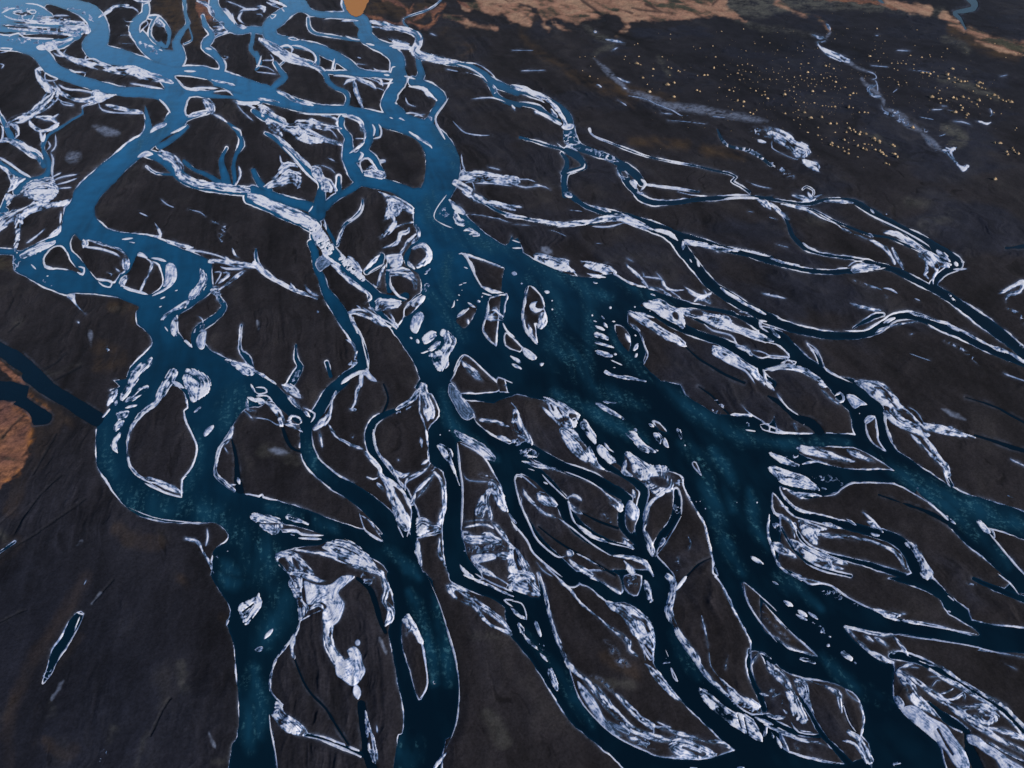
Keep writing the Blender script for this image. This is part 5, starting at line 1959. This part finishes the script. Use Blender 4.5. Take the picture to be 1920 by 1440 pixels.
def mth(nt,op,a,b=None):
    n=node(nt,'ShaderNodeMath',operation=op)
    for i,v in enumerate((a,b)):
        if v is None: continue
        if isinstance(v,(int,float)): n.inputs[i].default_value=v
        else: nt.links.new(v,n.inputs[i])
    return n.outputs[0]
def mixc(nt,f,a,b,blend='MIX'):
    n=node(nt,'ShaderNodeMix',data_type='RGBA',blend_type=blend)
    for s,v in ((0,f),(6,a),(7,b)):
        if hasattr(v,'links'): nt.links.new(v,n.inputs[s])
        elif s==0: n.inputs[0].default_value=v
        else: n.inputs[s].default_value=(*v,1)
    return n.outputs[2]
def attr(nt,name,out='Fac'): 
    n=node(nt,'ShaderNodeAttribute'); n.attribute_name=name; return n.outputs[out]
def bump(nt,h,s,d,bs):
    b=node(nt,'ShaderNodeBump'); b.inputs['Strength'].default_value=s; b.inputs['Distance'].default_value=d
    nt.links.new(h,b.inputs['Height']); nt.links.new(b.outputs[0],bs.inputs['Normal'])
# black volcanic sand
def sand(name):
    m,nt,bs=material(name)
    n1=wnoise(nt,.9,8,.7); n2=wnoise(nt,.08,6,.6,(1,.45,1))
    c=mixc(nt,1.0,attr(nt,'albedo','Color'),mixc(nt,1,(1,1,1),(1,1,1)),'MULTIPLY')
    k=mth(nt,'MULTIPLY',mr(nt,n1,.3,.7,.6,1.45),mr(nt,n2,.3,.7,.85,1.15))
    cm=node(nt,'ShaderNodeVectorMath',operation='SCALE'); nt.links.new(attr(nt,'albedo','Vector'),cm.inputs[0]); nt.links.new(k,cm.inputs['Scale'])
    nt.links.new(cm.outputs[0],bs.inputs['Base Color'])
    bs.inputs['Roughness'].default_value=.9; bs.inputs['Specular IOR Level'].default_value=.12
    bump(nt,mth(nt,'ADD',n1,mth(nt,'MULTIPLY',n2,2.0)),.4,.15,bs)
    return m
M_SAND=sand('black_sand'); M_SOIL=sand('rust_soil')
# glacial river water
def watermat(name,deep,pale_col,rough=.12,teal=(.007,.050,.092),tint_attr='water_tint'):
    m,nt,bs=material(name)
    s=attr(nt,tint_attr); sp=wnoise(nt,.35,8,.75); sp2=wnoise(nt,.06,5,.6)
    speck=mth(nt,'MULTIPLY',mr(nt,sp,.50,.66,0,1),attr(nt,'frazil'))
    base=mixc(nt,mth(nt,'MULTIPLY',s,mr(nt,sp2,.3,.7,.8,1.15)),deep,pale_col)
    base=mixc(nt,attr(nt,'teal'),base,teal)
    base=mixc(nt,mth(nt,'MULTIPLY',speck,.75),base,(.09,.27,.34))
    nt.links.new(base,bs.inputs['Base Color'])
    bs.inputs['Roughness'].default_value=rough; bs.inputs['IOR'].default_value=1.33; bs.inputs['Specular IOR Level'].default_value=.3
    bump(nt,wnoise(nt,.8,5,.6),.25,.06,bs)
    return m
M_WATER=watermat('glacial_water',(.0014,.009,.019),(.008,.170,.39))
M_POND=watermat('tan_water',(.50,.20,.05),(.55,.24,.07),.6,(.5,.2,.05))
# river ice and crusted snow
m,nt,bs=material('river_ice'); M_ICE=m
wf=attr(nt,'white'); n1=wnoise(nt,.55,8,.72); n2=wnoise(nt,.16,6,.65,(1,.5,1))
w2=mth(nt,'ADD',wf,mth(nt,'ADD',mr(nt,n1,.3,.7,-.11,.11),mr(nt,n2,.3,.7,-.12,.12)))
r=node(nt,'ShaderNodeValToRGB'); nt.links.new(w2,r.inputs[0]); cr=r.color_ramp
cr.elements[0].position=.08; cr.elements[0].color=(.028,.050,.085,1)
cr.elements[1].position=.95; cr.elements[1].color=(.90,.90,.96,1)
for p,c in ((.35,(.13,.21,.37,1)),(.62,(.42,.49,.70,1))):
    e=cr.elements.new(p); e.color=c
nt.links.new(r.outputs[0],bs.inputs['Base Color']); bs.inputs['Roughness'].default_value=.5; bs.inputs['Specular IOR Level'].default_value=.3
bump(nt,mth(nt,'ADD',n1,n2),.5,.3,bs)

# ---------------------------------------------------------------- the setting
def tag(o,label=None,cat=None,group=None,kind=None):
    for k,v in (('label',label),('category',cat),('group',group),('kind',kind)):
        if v: o[k]=v
    return o
allc=np.ones((NY-1,NX-1),bool)
top_soil=cells((tint['R']>.45).astype(np.float32))>0
top_soil&=cells((water<0).astype(np.float32),np.minimum)>0
lo=(cells(PYf)<60)
left_soil=cells(((tint['O']>.4)&(PXf<70)&(PYf>730)).astype(np.float32))>0
A={'albedo':base}
g=sheet('ground',allc&~(top_soil&lo)&~left_soil,hgt,M_SAND,A); tag(g,kind='structure')
g=sheet('red_soil_plain',top_soil&lo,hgt,M_SOIL,A); tag(g,kind='structure')
g=sheet('orange_bank',left_soil,hgt+0*hgt,M_SOIL,A); tag(g,kind='structure')
WA={'teal':teal,'water_tint':blue_v,'frazil':fraz}
wc=cells((water>-2.5).astype(np.float32))>0
pc=cells((pond_m>.3).astype(np.float32))>0
lake=(cells(((PXf<170)&(PYf>1120)).astype(np.float32))>0)
Z0=np.zeros((NY,NX),np.float32)
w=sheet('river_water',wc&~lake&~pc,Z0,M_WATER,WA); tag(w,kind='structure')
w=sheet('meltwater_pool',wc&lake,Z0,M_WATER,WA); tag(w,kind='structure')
w=sheet('silty_pond',pc,Z0+np.float32(.42),M_POND,WA); tag(w,kind='structure')
# far plain beyond the mapped area, to the horizon and behind the drone
import bmesh
bm=bmesh.new()
x0,x1=float(WX.min()),float(WX.max())
def quad(pts): bm.faces.new([bm.verts.new(p) for p in pts])
R=30000.0
TL=(float(WX[0,0]),float(WY[0,0]));TR=(float(WX[0,-1]),float(WY[0,-1]));BL=(float(WX[-1,0]),float(WY[-1,0]));BR=(float(WX[-1,-1]),float(WY[-1,-1]))
z=-.1
quad([(TL[0]-5,TL[1]-2,z),(TR[0]+5,TR[1]-2,z),(R,R,z),(-R,R,z)])
quad([(TR[0]-1,TR[1],z),(BR[0]-1,BR[1],z),(R,-R,z),(R,R,z)])
quad([(BL[0],BL[1]+1,z),(-R,-R,z),(R,-R,z),(BR[0],BR[1]+1,z)])
quad([(TL[0]+1,TL[1],z),(-R,R,z),(-R,-R,z),(BL[0]+1,BL[1],z)])
me=bpy.data.meshes.new('far_plain'); bm.to_mesh(me); bm.free()
m,nt,bs=material('far_sand'); n=wnoise(nt,.004,8,.6); c=mixc(nt,mr(nt,n,.35,.65,0,1),(.024,.023,.026),(.05,.042,.038)); nt.links.new(c,bs.inputs['Base Color']); bs.inputs['Roughness'].default_value=.9
me.materials.append(m); o=bpy.data.objects.new('far_plain',me); C.objects.link(o); tag(o,kind='structure')

# ---------------------------------------------------------------- ice
zi=np.maximum(hgt,0)+np.clip(ice*.10*np.maximum(mpp*3,1),-.35,.16).astype(np.float32)+np.where(ice>0,np.clip(ice,0,1)*.05*(fine+br2*.5),0).astype(np.float32)
zi=zi.astype(np.float32)
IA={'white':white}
ic=cells(ice)>-.35
idc=cells(ice_id.astype(np.float32)).astype(np.int32)
lab=np.isin(idc,[k for k in ICE_LABELS]) if ICE_LABELS else np.zeros(idc.shape,bool)
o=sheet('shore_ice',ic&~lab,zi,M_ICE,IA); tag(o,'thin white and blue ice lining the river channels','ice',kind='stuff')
for k,(nm,lb,grp) in ICE_LABELS.items():
    mk=ic&(idc==k)
    if mk.sum()<6: print('tiny ice',k); continue
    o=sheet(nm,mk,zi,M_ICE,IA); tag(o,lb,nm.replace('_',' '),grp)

# ---------------------------------------------------------------- grass hummocks on the black plain
def hummock(seed):
    r=random.Random(seed); bm=bmesh.new(); rings=7; seg=14; vs=[]
    top=bm.verts.new((0,0,.62))
    ph=[r.uniform(0,6.28) for _ in range(4)]; el=r.uniform(.75,1.1)
    for i in range(1,rings+1):
        t=i/rings; row=[]
        for j in range(seg):
            a=j/seg*math.tau; rr=t*(1+.13*math.sin(2*a+ph[0])+.09*math.sin(3*a+ph[1])+.06*math.sin(5*a+ph[2]))
            z=.62*(math.cos(t*math.pi)*.5+.5)**.8+.05*math.sin(4*a+ph[3])*math.sin(t*3.14)
            row.append(bm.verts.new((rr*math.cos(a),rr*el*math.sin(a),z-(.22 if i==rings else 0))))
        vs.append(row)
    for j in range(seg): bm.faces.new((top,vs[0][j],vs[0][(j+1)%seg]))
    for i in range(rings-1):
        for j in range(seg): bm.faces.new((vs[i][j],vs[i+1][j],vs[i+1][(j+1)%seg],vs[i][(j+1)%seg]))
    for f in bm.faces: f.smooth=True; f.material_index=1 if f.calc_center_median().z<.16 else 0
    for k in range(90):                       # dry grass blades standing out of the crown
        a=r.uniform(0,6.28); d=r.uniform(0,.72)**.8; x,y=d*math.cos(a),d*el*math.sin(a); z=.58*(math.cos(d*math.pi)*.5+.5)
        l=r.uniform(.14,.34); w_=r.uniform(.02,.05); b=r.uniform(0,6.28); ox,oy=r.uniform(-.14,.14),r.uniform(-.14,.14)
        v=[bm.verts.new((x-w_*math.cos(b),y-w_*math.sin(b),z-.03)),bm.verts.new((x+w_*math.cos(b),y+w_*math.sin(b),z-.03)),bm.verts.new((x+ox,y+oy,z+l))]
        bm.faces.new(v)
    me=bpy.data.meshes.new('grass_hummock'); bm.to_mesh(me); bm.free(); return me
m,nt,bs=material('dry_grass'); M_GRASS=m
n=wnoise(nt,3,4,.6); oi=node(nt,'ShaderNodeObjectInfo'); c=mixc(nt,mth(nt,'MULTIPLY',mr(nt,n,.3,.7,.3,1),oi.outputs['Random']),(.30,.20,.11),(.86,.62,.38)); nt.links.new(c,bs.inputs['Base Color']); bs.inputs['Roughness'].default_value=.85
m,nt,bs=material('hummock_sand'); M_HS=m; bs.inputs['Base Color'].default_value=(.05,.042,.035,1); bs.inputs['Roughness'].default_value=.9
protos=[]
for s in range(6):
    me=hummock(s+1); me.materials.append(M_GRASS); me.materials.append(M_HS); protos.append(me)
spots=[];ox=oy=0
for l in MOUNDS.split('\n'):
    l=l.strip()
    if not l: continue
    if l[0]=='@': ox,oy=map(float,l[1:].split(',')); continue
    for p in l.split():
        x,y,w_=map(float,p.split(',')); spots.append((x/4+ox,y/4+oy,w_/4))
spots.sort(key=lambda s:-s[2])
def cluster(x,y):
    for (x0,y0,x1,y1,lb,gr_) in CLUSTERS:
        if x0<=x<x1 and y0<=y<y1: return lb,gr_
    return 'straw-coloured grass hummock scattered on the black plain','scattered grass hummocks'
rest=bmesh.new()
def zat(x,y):
    i=int(np.clip(np.searchsorted(GX,x),0,NX-1)); j=int(np.clip(np.searchsorted(GY,y),0,NY-1)); return float(max(hgt[j,i],0))
for i,(x,y,w_) in enumerate(spots):
    gx,gy=ground_xy(x,y); s=scale_at(y)*w_*1.25
    s=max(s,.42); hz=zat(x,y)
    rz=random.uniform(0,6.28)
    if i<290:
        o=bpy.data.objects.new('grass_hummock',protos[i%6]); o.location=(gx,gy,hz-.02); o.rotation_euler=(0,0,rz); k1=random.uniform(.8,1.35); k2=random.uniform(.75,1.05); o.scale=(s*1.12*k1,s*1.12*k1*k2,s*random.uniform(1.0,1.5)); C.objects.link(o)
        lb,gr_=cluster(x,y); tag(o,lb,'grass hummock',gr_)
    else:
        import mathutils
        tmp=protos[i%6].copy(); tmp.transform(mathutils.Matrix.LocRotScale(mathutils.Vector((gx,gy,hz-.02)),mathutils.Euler((0,0,rz)),mathutils.Vector((s,s,s)))); rest.from_mesh(tmp)
for i in range(500):                           # countless smaller clumps between the mapped ones
    x=random.gauss(1560,150); y=random.gauss(165,60)
    if not(1150<x<1915 and 20<y<330): continue
    if x>1640 and y>110+.9*(x-1560) : continue
    import mathutils
    j=int(np.searchsorted(GY,y)); i2=int(np.searchsorted(GX,x))
    if water[j,i2]>-2 or ice[j,i2]>-1: continue
    gx,gy=ground_xy(x,y); s=scale_at(y)*random.uniform(.4,.85)
    tmp=protos[i%6].copy(); tmp.transform(mathutils.Matrix.LocRotScale(mathutils.Vector((gx,gy,zat(x,y)-.02)),mathutils.Euler((0,0,random.uniform(0,6.28))),mathutils.Vector((s,s,s)))); rest.from_mesh(tmp)
me=bpy.data.meshes.new('grass_clumps'); rest.to_mesh(me); rest.free(); me.materials.append(M_GRASS); me.materials.append(M_HS)
o=bpy.data.objects.new('grass_clumps',me); C.objects.link(o); tag(o,'tiny dry grass clumps dotted over the black plain','grass',kind='stuff')

# ---------------------------------------------------------------- light, sky, camera
S=bpy.context.scene
SUN_EL=math.radians(20); SDIR=(.84,-.54)        # the sun stands low behind the drone, to the right
az=math.atan2(SDIR[0],SDIR[1])
w=bpy.data.worlds.new('World'); S.world=w; w.use_nodes=True; nt=w.node_tree; bg=nt.nodes['Background']
sky=nt.nodes.new('ShaderNodeTexSky'); sky.sky_type='NISHITA'; sky.sun_disc=False; sky.sun_elevation=SUN_EL; sky.sun_rotation=az; sky.altitude=300; sky.dust_density=.3; sky.ozone_density=3.5; sky.air_density=1.0
nt.links.new(sky.outputs[0],bg.inputs['Color']); bg.inputs['Strength'].default_value=SKY
l=bpy.data.lights.new('sun','SUN'); l.energy=SUN; l.angle=math.radians(.5); l.color=(1,.93,.84)
o=bpy.data.objects.new('sun',l); C.objects.link(o)
import mathutils
d=mathutils.Vector((SDIR[0]*math.cos(SUN_EL),SDIR[1]*math.cos(SUN_EL),math.sin(SUN_EL)*math.hypot(*SDIR)))
o.rotation_euler=d.to_track_quat('Z','Y').to_euler()
cam=bpy.data.cameras.new('camera'); co=bpy.data.objects.new('camera',cam); C.objects.link(co)
co.location=(0,0,H); co.rotation_euler=(math.pi/2-PITCH,0,0); cam.sensor_width=36; cam.lens=FPX/1920*36; cam.clip_start=1; cam.clip_end=80000
S.camera=co
S.view_settings.view_transform='Standard'; S.view_settings.look='None'; S.view_settings.exposure=EXPO
S.cycles.max_bounces=4
